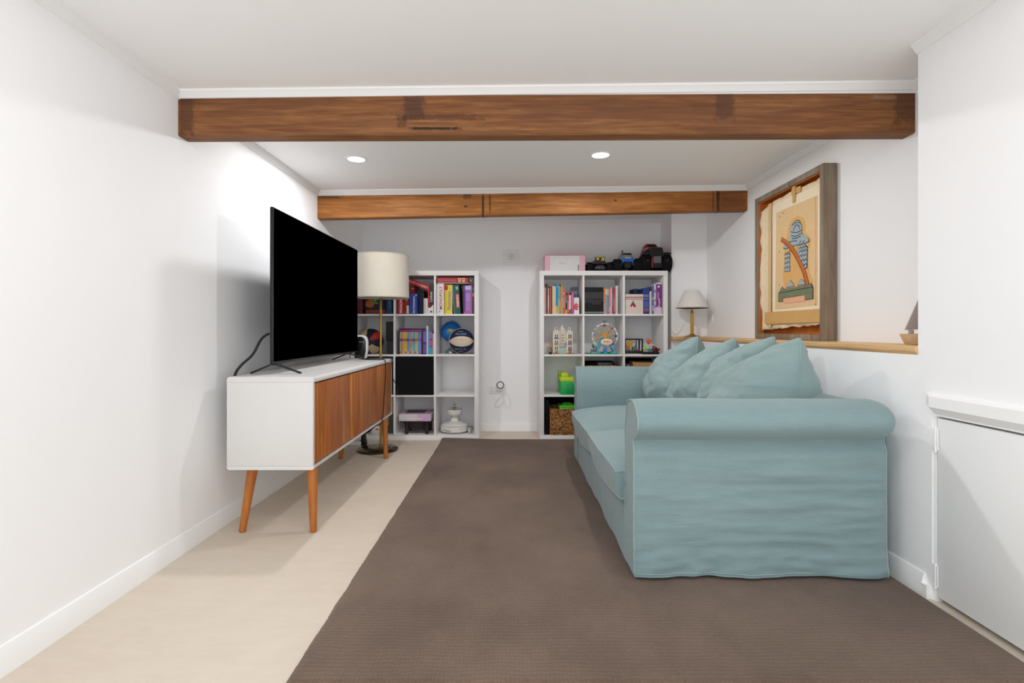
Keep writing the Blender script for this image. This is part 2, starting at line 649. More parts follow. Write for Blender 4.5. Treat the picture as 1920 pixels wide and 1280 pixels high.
def downlight(x, y, label, power=LAMP_W):
    z = ceil_z(x)
    t = thing('downlight', label, 'downlight', (x, y, z), 'recessed ceiling downlights')
    lathe('trim_ring', [(0.050, z + .004), (0.050, z - .004), (0.056, z - .006), (0.064, z - .003), (0.064, z + .004)], TRIM, t, (x, y, 0), 40)
    lathe('lens', [(0.0, z - .001), (0.050, z - .001), (0.050, z + .004)], LENS, t, (x, y, 0), 40)
    ld = bpy.data.lights.new('downlight_lamp', 'SPOT')   # flat diffuser: even light over the whole half space below
    ld.spot_size = math.radians(179)
    ld.spot_blend = 0.02
    ld.shadow_soft_size = 0.032
    ld.energy = power
    ld.color = (0.985, 0.99, 1.0)
    ld.use_nodes = True                     # diffuser: intensity falls off gently towards the horizontal
    nt = ld.node_tree
    em = nt.nodes['Emission']
    tc = nt.nodes.new('ShaderNodeTexCoord')
    sp = nt.nodes.new('ShaderNodeSeparateXYZ')
    nt.links.new(tc.outputs['Normal'], sp.inputs[0])
    nt.links.new(math_n(nt, 'POWER', math_n(nt, 'ABSOLUTE', sp.outputs[2]), 0.5), em.inputs['Strength'])
    lo = bpy.data.objects.new('downlight_lamp', ld)
    lo.location = (x, y, z - 0.034)
    COL.objects.link(lo)
    lo.parent = t
    lo.matrix_parent_inverse = Matrix.Translation((-x, -y, -z))


downlight(-0.93, 3.14, 'round recessed downlight on the left, between the two timber beams')
downlight(0.52, 3.12, 'round recessed downlight on the right, between the two timber beams')
downlight(-0.55, 1.0, 'round recessed downlight on the left in the near part of the ceiling', 13.0)
downlight(0.55, 1.0, 'round recessed downlight on the right in the near part of the ceiling', 13.0)

# ------------------------------------------------------------------ low door in the right wall, with head moulding
DOORM = wall_mat('white_door_paint', 'f3f3f3', 0.01, 0.5)
d1 = thing('door_1', 'low white painted flush access door in the right wall', None, (XR + .03, DY0, 0))
S(d1)
box('door_leaf', XR + 0.006, XR + 0.032, DY0 + 0.004, DY1 - 0.016, 0.018, DZ - 0.008, DOORM, d1, 0.002)
prism('door_stop', [(XR + .004, DY1 - .011), (XR + .03, DY1 - .011), (XR + .03, DY1 - .001), (XR + .004, DY1 - .001)], 'Z', 0, DZ, TRIM, d1)
for z in (0.555, 0.075):
    h = tube('hinge', [(XR + .002, DY1 - .013, z - .025), (XR + .002, DY1 - .013, z + .06)], 0.0045, TRIM, d1, 10, False)
    boxes('hinge_leaf', [(XR - .0005, XR + .004, DY1 - .024, DY1 + .003, z - .02, z + .055)], TRIM, h)
    for q in (-.026, .056):
        lathe('hinge_cap', [(0, q - .002), (.0055, q - .002), (.0055, q + .002), (0, q + .002)], TRIM, h, (XR + .002, DY1 - .013, z), 14)
prof = [(.004, .735), (-.006, .733), (-.022, .723), (-.022, .686), (.004, .656)]
hv = [(XR + u, y, z) for y in (DY0 - .03, DY1 - .012) for u, z in prof] + [(XR + .004, DY1 + .034, z) for z in (.735, .7345, .732, .700, .697)]
hf = [tuple(range(5)), tuple(range(10, 15))] + [(a + q, a + (q + 1) % 5, a + 5 + (q + 1) % 5, a + 5 + q) for a in (0, 5) for q in range(5)]
S(from_py('trim_16', hv, hf, TRIM, None, True, 20))
S(prism('trim_17', [(XR - .016, 0), (XR + .001, 0), (XR + .001, .047), (XR - .016, .047)], 'Y', DY1 + .006, 1.905, TRIM))

# ------------------------------------------------------------------ timber ledge
PINE = wood_mat('pale_pine', [(0.3, 'c99a63'), (0.5, 'dcb37e'), (0.7, 'e9c898')], 'Y', 10, 0.45)
lg = thing('wall_ledge', 'long pale pine ledge running along the right wall behind the sofa', 'ledge', (1.6, 3.3, .868))
prism('board', [(1.480, .880), (1.490, .866), (XA, .866), (XA, .898), (1.483, .898), (1.480, .895)], 'Y', YA + .001, YN, PINE, lg)
prism('end_board', [(4.565, .880), (4.575, .866), (YN - .001, .866), (YN - .001, .898), (4.568, .898), (4.565, .895)], 'X', 1.385, 1.480, PINE, lg)


# ------------------------------------------------------------------ cube bookcases
BX = dict(left=-1.407, right=0.236)
BYF, BYR = 4.583, 4.970
CELL, PART, EDGE = 0.335, 0.0165, 0.0375


def cell_x(side, c):
    return BX[side] + EDGE + c * (CELL + PART)


def cell_z(r):          # r = 0 is the bottom row
    return EDGE + 0.003 + r * (CELL + PART)


def bookcase(side, label):
    x0 = BX[side]
    W = 2 * EDGE + 3 * CELL + 2 * PART
    H = 2 * (EDGE + .003) + 4 * CELL + 3 * PART
    t = thing('cube_bookcase', label, 'bookcase', (x0 + W / 2, (BYF + BYR) / 2, 0), 'white cube bookcases against the back wall')
    E = EDGE + .003
    box('top_panel', x0, x0 + W, BYF, BYR, H - E, H, SHELFW, t, .0015)
    box('bottom_panel', x0, x0 + W, BYF, BYR, 0.0, E, SHELFW, t, .0015)
    for xs in (x0, x0 + W - EDGE):
        box('side_panel', xs, xs + EDGE, BYF, BYR, E, H - E, SHELFW, t, .0015)
    for c in (1, 2):
        xs = cell_x(side, c) - PART
        box('divider', xs, xs + PART, BYF + .001, BYR, E, H - E, SHELFW, t, .001)
    for r in (1, 2, 3):
        for c in range(3):
            z = cell_z(r) - PART
            box('shelf', cell_x(side, c), cell_x(side, c) + CELL, BYF + .001, BYR, z, z + PART, SHELFW, t, .001)
    return t


bookcase('left', 'white twelve-cube bookcase on the left, half hidden behind the television and floor lamp')
bookcase('right', 'white twelve-cube bookcase on the right, toy trucks on its top')

# ------------------------------------------------------------------ sideboard (television stand)
SBX0, SBX1, SBY0, SBY1, SBZ0, SBZ1 = -1.337, -0.933, 2.47, 4.08, 0.302, 0.738
WALNUT = wood_mat('walnut_veneer', [(0.30, '834519'), (0.43, 'a05822'), (0.54, 'b96c2c'), (0.66, 'dc9c52')], 'Z', 9, 0.42, 0.3, 0, (), '9c5424', 7.0)
OAKLEG = wood_mat('turned_leg_wood', [(0.3, '9a571f'), (0.5, 'b56b2b'), (0.7, 'c78039')], 'Z', 8, 0.4)
sb = thing('sideboard', 'white sideboard with walnut doors and tapered wooden legs', 'sideboard', ((SBX0 + SBX1) / 2, (SBY0 + SBY1) / 2, 0))
SBW = M('e2e1df', 0.33, 0.4, 0, 0.012)


def slab_profile(x0, x1, z0, z1, r, top):
    pts = []
    if top:
        pts += [(x0, z0), (x1, z0)]
        for i in range(7):
            a = i / 6 * PI / 2
            pts.append((x1 - r + r * math.cos(a), z1 - r + r * math.sin(a)))
        for i in range(7):
            a = PI / 2 + i / 6 * PI / 2
            pts.append((x0 + r + r * math.cos(a), z1 - r + r * math.sin(a)))
    else:
        pts += [(x1, z1), (x0, z1)]
        for i in range(7):
            a = PI + i / 6 * PI / 2
            pts.append((x0 + r + r * math.cos(a), z0 + r + r * math.sin(a)))
        for i in range(7):
            a = 1.5 * PI + i / 6 * PI / 2
            pts.append((x1 - r + r * math.cos(a), z0 + r + r * math.sin(a)))
    return pts


prism('top_board', slab_profile(SBX0, SBX1 + .004, SBZ1 - .026, SBZ1, .016, True), 'Y', SBY0, SBY1, SBW, sb, 0.0)
prism('bottom_board', slab_profile(SBX0, SBX1 + .004, SBZ0, SBZ0 + .018, .012, False), 'Y', SBY0, SBY1, SBW, sb, 0.0)
for y in (SBY0 + .0005, SBY1 - .0205):
    box('side_panel', SBX0, SBX1 - .0005, y, y + .020, SBZ0 + .0185, SBZ1 - .0265, SBW, sb, .0008)
box('back_panel', SBX0 + .004, SBX0 + .012, SBY0 + .02, SBY1 - .02, SBZ0 + .02, SBZ1 - .028, SBW, sb, 0)
for (ya, yb) in ((2.4915, 3.028), (3.0325, 3.630), (3.6345, 4.0585)):
    d = box('door', SBX1 - .020, SBX1, ya, yb, SBZ0 + .024, SBZ1 - .034, WALNUT, sb, .0012)
for (x0, y0, x1, y1) in ((-.968, 2.555, -.944, 2.502), (-1.255, 2.555, -1.281, 2.502), (-.965, 3.98, -.942, 3.93), (-1.255, 3.98, -1.281, 3.93)):
    lg_ = taper('leg', (x0, y0, SBZ0 - .001), .0245, (x1, y1, 0.0), .0155, OAKLEG, sb)
for y in (2.62, 3.92):
    box('leg_rail', -1.28, -.97, y - .02, y + .02, SBZ0 - .014, SBZ0, OAKLEG, sb, .002)

# ------------------------------------------------------------------ television
TX = -1.18
TY0, TY1, TZ0, TZ1 = 2.606, 4.025, 0.786, 1.566
SCREEN = M('000000', 1.0, 0.0, 0, 0)
tv = thing('television', 'large black flat screen television standing on the white sideboard', 'television', (TX, (TY0 + TY1) / 2, SBZ1))
TVB = M('1b1b1d', 0.4, 0.5)
TVE = M('2a3036', 0.22, 0.6, 0.6)
box('panel_frame', TX - .018, TX - .001, TY0, TY1, TZ0, TZ1, TVE, tv, .002)
box('screen', TX - .003, TX, TY0 + .006, TY1 - .006, TZ0 + .014, TZ1 - .005, SCREEN, tv, .0005)
box('bottom_bezel', TX - .003, TX + .001, TY0 + .004, TY1 - .004, TZ0 + .001, TZ0 + .012, M('2b2b2d', .35, .5), tv, .0008)
hexa('rear_housing', [(TX - .055, TY0 + .12, TZ0 + .02), (TX - .018, TY0 + .04, TZ0 + .01), (TX - .018, TY1 - .04, TZ0 + .01), (TX - .055, TY1 - .12, TZ0 + .02),
                      (TX - .055, TY0 + .12, TZ0 + .42), (TX - .018, TY0 + .04, TZ0 + .47), (TX - .018, TY1 - .04, TZ0 + .47), (TX - .055, TY1 - .12, TZ0 + .42)], TVB, tv, .006)
for y in (2.635, 3.83):
    f = bmesh.new()
    for sx, xe in ((-1, TX - .125), (1, TX + .125)):
        a = Vector((TX - .010, y, TZ0 + .004))
        b_ = Vector((xe, y + .0, SBZ1 + .004))
        d = (b_ - a)
        n = Vector((0, 1, 0)).cross(d.normalized()).normalized()
        ws, we, tk = .012, .007, .008
        vs = []
        for p, hw in ((a, ws), (b_, we)):
            for (sy, sn) in ((-1, -1), (1, -1), (1, 1), (-1, 1)):
                vs.append(f.verts.new(p + Vector((0, sy * hw, 0)) + n * sn * tk * .5))
        for q in ((0, 1, 2, 3), (4, 5, 6, 7), (0, 1, 5, 4), (1, 2, 6, 5), (2, 3, 7, 6), (3, 0, 4, 7)):
            f.faces.new([vs[i] for i in q])
    add_box(f, TX - .02, TX - .002, y - .016, y + .016, TZ0 - .006, TZ0 + .012, .003)
    bm_obj('foot', f, TVB, tv, True, 30)
box('sensor', TX - .006, TX + .003, 2.69, 2.75, TZ0 - .008, TZ0 + .001, M('3c3c3e', .3, .5), tv, .002)
o = tube('power_cable', [(TX - .045, 2.66, .94), (TX - .075, 2.64, .912), (-1.285, 2.61, .835), (-1.325, 2.58, .785), (-1.3455, 2.56, .738), (-1.354, 2.57, .66), (-1.358, 2.62, .50), (-1.362, 2.75, .40), (-1.365, 2.95, .37), (-1.365, 3.3, .36)], .0065, M('26262a', .6, .3), None, 10)
tag(o, 'thick black cable curving from the back of the television down behind the sideboard', 'cable')
# thin lead lying on the sideboard and hanging down in front of its far door
o = tube('thin_cable', [(-1.15, 3.95, .741), (-1.05, 3.86, .7415), (-.975, 3.835, .741), (-.935, 3.83, .742), (-.922, 3.83, .728), (-.9215, 3.835, .66), (-.924, 3.83, .58), (-.925, 3.80, .47),
                        (-.922, 3.77, .38), (-.923, 3.72, .305), (-.950, 3.71, .288), (-1.0, 3.74, .292), (-1.07, 3.80, .296), (-1.14, 3.88, .296)], .0035, BLACK, None, 8)
tag(o, 'thin black lead hanging down over the far walnut door and under the sideboard', 'cable')
o = thing('plug_lead', 'thin black lead with a small plug dangling at the far end of the sideboard', 'cable', (-.925, 4.02, .738))
tube('lead', [(-1.12, 3.99, .741), (-1.02, 4.0, .7415), (-.95, 4.01, .741), (-.923, 4.015, .735), (-.920, 4.03, .66), (-.918, 4.05, .59), (-.905, 4.09, .54), (-.892, 4.11, .515), (-.894, 4.11, .49)], .0032, BLACK, o, 8)
taper('plug', (-.894, 4.11, .492), .006, (-.904, 4.11, .455), .008, BLACK, o, 12)

# small white and black network box behind the television
o = thing('network_box', 'white rimmed black network box standing behind the far end of the television', 'router', (-1.15, 4.045, SBZ1))
prism('shell', [(-1.211, .738), (-1.121, .738), (-1.108, .80), (-1.108, .87), (-1.119, .905), (-1.146, .918), (-1.186, .918), (-1.211, .90)], 'Y', 4.030, 4.072, M('d9d9d9', .35), o, .006)
prism('front_panel', [(-1.204, .742), (-1.130, .742), (-1.119, .80), (-1.119, .865), (-1.128, .892), (-1.151, .905), (-1.186, .905), (-1.204, .89)], 'Y', 4.0275, 4.0305, M('151618', .25), o, .001)
for i in range(5):
    box('indicator', -1.168 + i * .009, -1.164 + i * .009, 4.0268, 4.0278, .862, .866, M('c8c8c8', .4), o, 0)

# ------------------------------------------------------------------ floor lamp
LX, LY = -1.057, 4.235
SHADE = fabric_mat('cream_lampshade', 'dfd8ca', 'd5cdbd')
t = thing('floor_lamp', 'brass floor lamp with a wide cream drum shade behind the television', 'lamp', (LX, LY, 0))
lathe('base', [(0, 0.0), (.158, 0.0), (.160, .004), (.160, .012), (.155, .016), (.02, .017), (0, .017)], M('5d4c2c', .18, .6, 0.9), t, (LX - .018, LY - .03, 0), 56)
lathe('pole', [(.013, .016), (.013, .022), (.0095, .024), (.0095, 1.28), (.006, 1.29), (.006, 1.50), (0, 1.502)], BRASS, t, (LX, LY, 0), 20)
lathe('lamp_shade', [(.2215, 1.215), (.2235, 1.215), (.2235, 1.220), (.2205, 1.547), (.2205, 1.552), (.2185, 1.552), (.2215, 1.220)], SHADE, t, (LX, LY, 0), 64)
for z, r in ((1.216, .2245), (1.548, .2215)):
    lathe('shade_trim', [(r - .003, z - .004), (r, z - .004), (r, z + .004), (r - .003, z + .004)], M('cfc4b0', .7), t, (LX, LY, 0), 64)
for a in (0.3, 0.3 + 2 * PI / 3, 0.3 + 4 * PI / 3):
    tube('shade_spoke', [(LX, LY, 1.50), (LX + .221 * math.cos(a), LY + .221 * math.sin(a), 1.54)], .002, BRASS, t, 6, False)

# ------------------------------------------------------------------ rug


def rug_mat():
    m, nt, b = new_mat('brown_loop_pile', 0.95, 0.08)
    b.inputs['Sheen Weight'].default_value = 0.2
    v = coords(nt)
    tc = nt.nodes.new('ShaderNodeTexCoord')
    sp = nt.nodes.new('ShaderNodeSeparateXYZ')
    nt.links.new(tc.outputs['Object'], sp.inputs[0])
    wob = noise_node(nt, v, 6, 3)
    fine = noise_node(nt, v, 150, 3, 0.75)
    ry = math_n(nt, 'SINE', math_n(nt, 'ADD', math_n(nt, 'MULTIPLY', sp.outputs[1], 2 * PI / 0.017), math_n(nt, 'MULTIPLY', wob, 14)))
    rx = math_n(nt, 'SINE', math_n(nt, 'ADD', math_n(nt, 'MULTIPLY', sp.outputs[0], 2 * PI / 0.012), math_n(nt, 'MULTIPLY', wob, 3)))
    loops = math_n(nt, 'ADD', math_n(nt, 'MULTIPLY', ry, 0.10), math_n(nt, 'MULTIPLY', rx, 0.06))
    h = math_n(nt, 'ADD', math_n(nt, 'MULTIPLY', loops, 0.8), math_n(nt, 'MULTIPLY', fine, 0.9))
    big = noise_node(nt, coords(nt, (1, 0.8, 1)), 1.6, 5, 0.6)
    c = math_n(nt, 'ADD', math_n(nt, 'MULTIPLY', big, 0.8), math_n(nt, 'MULTIPLY', h, 0.38))
    col = ramp(nt, c, [(0.25, '4a3b30'), (0.50, '685446'), (0.70, '7d6858'), (0.95, '99836f')])
    nt.links.new(col, b.inputs['Base Color'])
    bump(nt, b, h, 0.8, 0.006)
    return m


def rug():
    x0, x1, y0, y1 = -0.612, 1.462, 1.405, 4.560
    nx, ny = 150, 225
    verts, faces = [], []
    for j in range(ny + 1):
        for i in range(nx + 1):
            u, v = i / nx, j / ny
            x = x0 + (x1 - x0) * u
            y = y0 + (y1 - y0) * v
            if i in (0, nx):
                x += 0.004 * noise.noise(Vector((i * 9.1, y * 9, 0))) + 0.0025 * noise.noise(Vector((i * 9.1, y * 60, 0)))
            if j in (0, ny):
                y += 0.004 * noise.noise(Vector((x * 9, j * 3.3, 0)))
            ex = min(u * (x1 - x0), (1 - u) * (x1 - x0), v * (y1 - y0), (1 - v) * (y1 - y0))
            edge = min(1.0, ex / 0.012)
            z = 0.005 + 0.011 * math.sqrt(edge) + 0.0012 * fbm(x * 3, y * 3, 0)
            cx, cy = x - x0, y1 - y
            if cy < .12 and cx < .5:   # far left corner lifts
                z += 0.016 * (1 - cy / .12) * (1 - cx / .5)
            verts.append((x, y, z))
    n1 = nx + 1
    for j in range(ny):
        for i in range(nx):
            a = j * n1 + i
            faces.append((a, a + 1, a + n1 + 1, a + n1))
    # skirt down to the floor
    per = [i for i in range(n1)] + [j * n1 + nx for j in range(1, ny + 1)] + [ny * n1 + i for i in range(nx - 1, -1, -1)] + [j * n1 for j in range(ny - 1, 0, -1)]
    base = len(verts)
    for p in per:
        x, y, z = verts[p]
        verts.append((x, y, max(0.0005, z - .006)))
    m = len(per)
    for q in range(m):
        r = (q + 1) % m
        faces.append((per[q], base + q, base + r, per[r]))
    o = from_py('area_rug', verts, faces, rug_mat(), None, True, 60)
    tag(o, 'large dark brown loop pile rug covering the floor under the sofa', 'rug')


rug()

# ------------------------------------------------------------------ sofa
SX0, SX1 = 0.458, 1.408
sofa = thing('sofa', 'teal slipcovered two-seat sofa with rolled arms on the brown rug', 'sofa', (0.94, 2.96, 0.016))
SZ0 = 0.030


NP = 60


def arm_profile(n_arc=22):
    """outline of the arm in (d, z): d grows from the outer face to the inside of the sofa"""
    pts = []
    for i in range(NP + 1):
        z = SZ0 + (0.540 - SZ0) * i / NP
        pts.append((0.070, z))
    cx, cz, rx, rz = 0.112, 0.616, 0.112, 0.076
    for i in range(n_arc + 1):
        a = -PI * 0.62 - (PI * 1.10) * i / n_arc      # from under the roll, round the outside, over the top
        pts.append((cx + rx * math.cos(a), cz + rz * math.sin(a)))
    for i in range(12):
        z = 0.57 - (0.57 - SZ0) * i / 11
        pts.append((0.222, z))
    return pts


def sofa_arm(y_out, sgn):
    prof = arm_profile()
    n = len(prof)
    nx = 110
    verts, faces = [], []
    for i in range(nx + 1):
        t = i / nx
        x = SX0 + (SX1 - SX0) * t
        for k, (d, z) in enumerate(prof):
            xx, dd, zz = x, d, z
            if z > 0.541 and k > NP:
                L = 0.075               # the roll ends in a full rounded bun at the back, a soft edge in front
                xx = SX0 + (SX1 + 0.014 - SX0) * t
                back = xx - (SX1 + 0.014 - L)
                if back > 0 and k <= NP + 23:
                    q = max(0.0, 1 - (back / L) ** 2.6) ** (1 / 2.2)
                    zz = 0.616 + (z - 0.616) * (0.42 + 0.58 * q)
                    dd = 0.112 + (d - 0.112) * (0.45 + 0.55 * q)
                fr = (SX0 + .016) - x
                if fr > 0 and k <= NP + 23:
                    q = math.sqrt(max(0.0, 1 - (fr / 0.024) ** 2))
                    zz = 0.616 + (zz - 0.616) * (0.86 + 0.14 * q)
                    dd = 0.112 + (dd - 0.112) * (0.90 + 0.10 * q)
            # slack slipcover: shallow horizontal folds, a flared rumpled hem
            if k <= NP:
                low = max(0.0, 1 - (z - SZ0) / 0.16)
                mid = math.sin(PI * min(1, max(0, (z - SZ0) / .52)))
                f = 0.008 * fbm(x * 2.1, z * 10 + sgn * 7, 1.3) + 0.012 * fbm(x * 3.2, z * 26, 4.0) * (0.25 + t)
                f += 0.005 * math.sin(z * 95 + 3 * x + 2 * noise.noise(Vector((x * 3, z * 4, 2)))) * max(0, t - .72) / .28 * max(0, noise.noise(Vector((z * 7, 1, sgn))) + .35)
                f *= min(1.0, (1 - t) / .06 + .15, t / .05 + .2)
                dd -= f * (0.35 + 0.65 * low + 0.3 * mid) + 0.014 * low * (0.8 + noise.noise(Vector((x * 5, sgn, 2)))) + 0.010 * low * noise.noise(Vector((x * 14, z * 30, 7)))
                dd += 0.014 * math.exp(-((z - 0.54) / 0.025) ** 2)
                if k == 0:
                    zz += 0.0015 * noise.noise(Vector((x * 6, sgn * 2, 0)))
            elif k <= NP + 23:
                dd += 0.002 * fbm(x * 5, z * 8, sgn)
                zz += 0.003 * fbm(x * 4, d * 6, sgn + 5)
            verts.append((xx, y_out + sgn * dd, zz))
    for i in range(nx):
        for k in range(n - 1):
            a = i * n + k
            faces.append((a, a + 1, a + n + 1, a + n))
    # close: inner bottom back to the outer bottom
    for i in range(nx):
        a = i * n
        faces.append((a + n - 1, a, a + n, a + 2 * n - 1))
    faces.append(tuple(range(n)))
    faces.append(tuple(nx * n + k for k in range(n)))
    o = from_py('arm', verts, faces, SOFA, sofa, True, 50)
    ring = [Vector(verts[k]) + Vector((-.001, 0, 0)) for k in range(0, n - 1)]
    tube('piping', ring[2:], .0032, PIPE, o, 6, False)
    ring = [Vector(verts[nx * n + k]) + Vector((0, 0, 0)) for k in range(0, NP + 2)]
    tube('piping', ring, .0032, PIPE, o, 6, False)
    hem = [Vector(verts[i * n]) + Vector((0, -sgn * .001, .012)) for i in range(nx + 1)]
    tube('hem', hem, .0022, PIPE, o, 6, False)
    # seam below the roll
    seam = [Vector(verts[i * n + NP]) + Vector((0, -sgn * .001, .0)) for i in range(1, nx)]
    tube('seam', seam, .0018, PIPE, o, 6, False)
    return o


sofa_arm(1.920, 1)
sofa_arm(3.955, -1)


def sofa_front():
    verts, faces = [], []
    ny, nz = 70, 14
    y0, y1 = 2.120, 3.755
    for j in range(ny + 1):
        y = y0 + (y1 - y0) * j / ny
        for i in range(nz + 1):
            z = SZ0 - .004 + (0.275 - SZ0) * i / nz
            low = max(0, 1 - z / .2)
            x = SX0 + .004 + 0.007 * fbm(y * 3, z * 6, 2) - 0.006 * low * noise.noise(Vector((y * 4, 0, 6)))
            verts.append((x, y, z))
    n = nz + 1
    for j in range(ny):
        for i in range(nz):
            a = j * n + i
            faces.append((a, a + 1, a + n + 1, a + n))
    # give the panel a body: top and rear
    base = len(verts)
    for j in range(ny + 1):
        y = y0 + (y1 - y0) * j / ny
        verts.append((SX0 + .80, y, 0.275))
        verts.append((SX0 + .80, y, SZ0))
    for j in range(ny):
        a, b_ = j * n + nz, (j + 1) * n + nz
        c, d = base + 2 * j, base + 2 * (j + 1)
        faces.append((a, b_, d, c))
        faces.append((c, d, d + 1, c + 1))
        faces.append((j * n, (j + 1) * n, d + 1, c + 1))
    return from_py('base_skirt', verts, faces, SOFA, sofa, True, 50)


sofa_front()


def sofa_back():
    prof = [(1.245, .28)] + [(1.235 + .01 * i / 8, .28 + .30 * i / 8) for i in range(9)]
    cx, cz, rx, rz = 1.325, .615, .095, .068
    for i in range(19):
        a = PI + .2 - (PI + .5) * i / 18
        prof.append((cx + rx * math.cos(a), cz + rz * math.sin(a)))
    prof += [(1.400, .56 - .52 * i / 10) for i in range(11)]
    verts, faces = [], []
    ny = 50
    y0, y1 = 2.06, 3.82
    n = len(prof)
    for j in range(ny + 1):
        y = y0 + (y1 - y0) * j / ny
        for (x, z) in prof:
            verts.append((x + .003 * fbm(y * 3, z * 6, 8), y, z + (.004 * fbm(y * 3, x * 6, 3) if z > .5 else 0)))
    for j in range(ny):
        for i in range(n - 1):
            a = j * n + i
            faces.append((a, a + 1, a + n + 1, a + n))
        faces.append((j * n, j * n + n - 1, (j + 1) * n + n - 1, (j + 1) * n))
    faces.append(tuple(range(n)))
    faces.append(tuple(ny * n + k for k in range(n)))
    from_py('backrest', verts, faces, SOFA, sofa, True, 50)


sofa_back()


def seat_cushion(y0, y1, seed):
    """plump box cushion with a crowned top, squared front edge and piping"""
    nx, ny = 34, 34
    xf, xb = 0.418, 1.235
    zb, ze, crown = 0.272, 0.392, 0.068
    top, bot = [], []
    for j in range(ny + 1):
        for i in range(nx + 1):
            u, v = i / nx, j / ny
            su, sv = 2 * u - 1, 2 * v - 1
            bulge_x = -0.018 * (1 - sv * sv) * (1 - u)
            bulge_y = 0.006 * sv * (1 - su * su)
            x = xf + (xb - xf) * u + bulge_x
            y = (y0 + y1) / 2 + (y1 - y0) / 2 * sv * (1 - 0.015 * (1 - su * su)) + bulge_y
            cz = crown * (max(0, 1 - abs(su) ** 2.6) ** .8) * (max(0, 1 - abs(sv) ** 2.6) ** .75)
            wr_ = 0.004 * fbm(x * 5, y * 5, seed) + 0.004 * fbm(x * 2, y * 9, seed + 3) * (1 - u)
            fr = 0.012 * math.sin(PI * v) * max(0, 1 - u * 4)
            top.append((x, y, ze + cz + wr_ - .006 * abs(sv) ** 6 * (1 - u) + fr))
            bot.append((x + .02 * (1 - u), y, zb - .006 * math.sin(PI * v) * (1 - u)))
    verts = top + bot
    n = nx + 1
    N = len(top)
    faces = []
    for j in range(ny):
        for i in range(nx):
            a = j * n + i
            faces.append((a, a + 1, a + n + 1, a + n))
            faces.append((N + a, N + a + n, N + a + n + 1, N + a + 1))
    per = [i for i in range(n)] + [j * n + nx for j in range(1, ny + 1)] + [ny * n + i for i in range(nx - 1, -1, -1)] + [j * n for j in range(ny - 1, 0, -1)]
    # side band with a slight outward belly
    m = len(per)
    midr = []
    c = Vector(((xf + xb) / 2, (y0 + y1) / 2, 0))
    for p in per:
        a, b_ = Vector(verts[p]), Vector(verts[N + p])
        mid = (a + b_) / 2
        out = Vector((mid.x - c.x, (mid.y - c.y) * .3, 0)).normalized()
        midr.append(len(verts))
        verts.append(tuple(mid + out * 0.010))
    for q in range(m):
        r = (q + 1) % m
        faces.append((per[q], midr[q], midr[r], per[r]))
        faces.append((midr[q], N + per[q], N + per[r], midr[r]))
    o = from_py('seat_cushion', verts, faces, SOFA, sofa, True, 60)
    tube('piping', [verts[p] for p in per], .0035, PIPE, o, 6, False, closed=True)
    tube('piping', [verts[N + p] for p in per], .003, PIPE, o, 6, False, closed=True)


seat_cushion(2.142, 2.945, 1)
seat_cushion(2.950, 3.735, 5)


def pillow(label, c, wy, h, T, lean, yaw, roll, seed, drop=0.0):
    """scatter-back cushion: plane facing -X, soft ears at the corners, piping round the edge"""
    t = thing('back_cushion', label, 'cushion', (c[0], c[1], c[2] - h / 2), 'loose teal back cushions on the sofa')
    n = 60
    R = Matrix.Translation(c) @ Matrix.Rotation(yaw, 4, 'Z') @ Matrix.Rotation(lean, 4, 'Y') @ Matrix.Rotation(roll, 4, 'X')
    rng = random.Random(seed)
    ears = [(rng.uniform(.6, 1.3)) for _ in range(4)]

    def pt(u, v, side):
        pin = 0.055
        cr = 1 - 0.075 * (abs(u) * abs(v)) ** 5
        y = u * wy / 2 * (1 - pin * (1 - v * v) ** 1.0 * abs(u) ** 3)
        z = v * h / 2 * (1 - pin * (1 - u * u) * abs(v) ** 3)
        th = ((1 - abs(u) ** 2.4) * (1 - abs(v) ** 2.4)) ** 0.55 if abs(u) < 1 and abs(v) < 1 else 0.0
        th *= T / 2 * (1 - 0.26 * v)
        r = math.hypot(u, v)
        # gathers that run in from the seams
        ang = math.atan2(v, u)
        def pleat(p, q, ph):      # short creases running in from the seam where |p| = 1
            e = max(0.0, abs(p) - .42) / .58
            return e * (1 - e ** 6) * math.sin(q * 19 + ph + 5 * noise.noise(Vector((q * 2.5, ph, side)))) * (.45 + noise.noise(Vector((q * 3, ph + 4, side * 2))))
        gather = 0.011 * pleat(u, v, seed) + 0.004 * pleat(v, u, seed + 2)
        wr_ = 0.020 * fbm(u * 2.2 + seed, v * 2.2, side) + 0.003 * fbm(u * 6, v * 6, seed + side)
        th2 = th + (wr_ + gather) * min(1, th / (T * .12)) if th > 0 else 0.0
        x = side * th2
        y, z = y * cr, z * cr
        z -= drop * (.5 + .5 * u) ** 1.2 * (.5 + .5 * v)
        return Vector((x, y, z))
    verts, idx = [], {}
    faces = []
    for side in (-1, 1):
        for j in range(n + 1):
            for i in range(n + 1):
                u, v = -1 + 2 * i / n, -1 + 2 * j / n
                # denser near the rim
                u, v = math.sin(u * PI / 2), math.sin(v * PI / 2)
                rim = i in (0, n) or j in (0, n)
                key = (i, j) if rim else (i, j, side)
                if key not in idx:
                    idx[key] = len(verts)
                    verts.append(R @ pt(u, v, side))
        for j in range(n):
            for i in range(n):
                q = []
                for (a, b_) in ((i, j), (i + 1, j), (i + 1, j + 1), (i, j + 1)):
                    rim = a in (0, n) or b_ in (0, n)
                    q.append(idx[(a, b_) if rim else (a, b_, side)])
                faces.append(tuple(q))
    from_py('cover', verts, faces, SOFA_S, t, True, 180)
    per = [(i, 0) for i in range(n + 1)] + [(n, j) for j in range(1, n + 1)] + [(i, n) for i in range(n - 1, -1, -1)] + [(0, j) for j in range(n - 1, 0, -1)]
    tube('piping', [verts[idx[p]] for p in per], .004, PIPE, t, 6, False, closed=True)


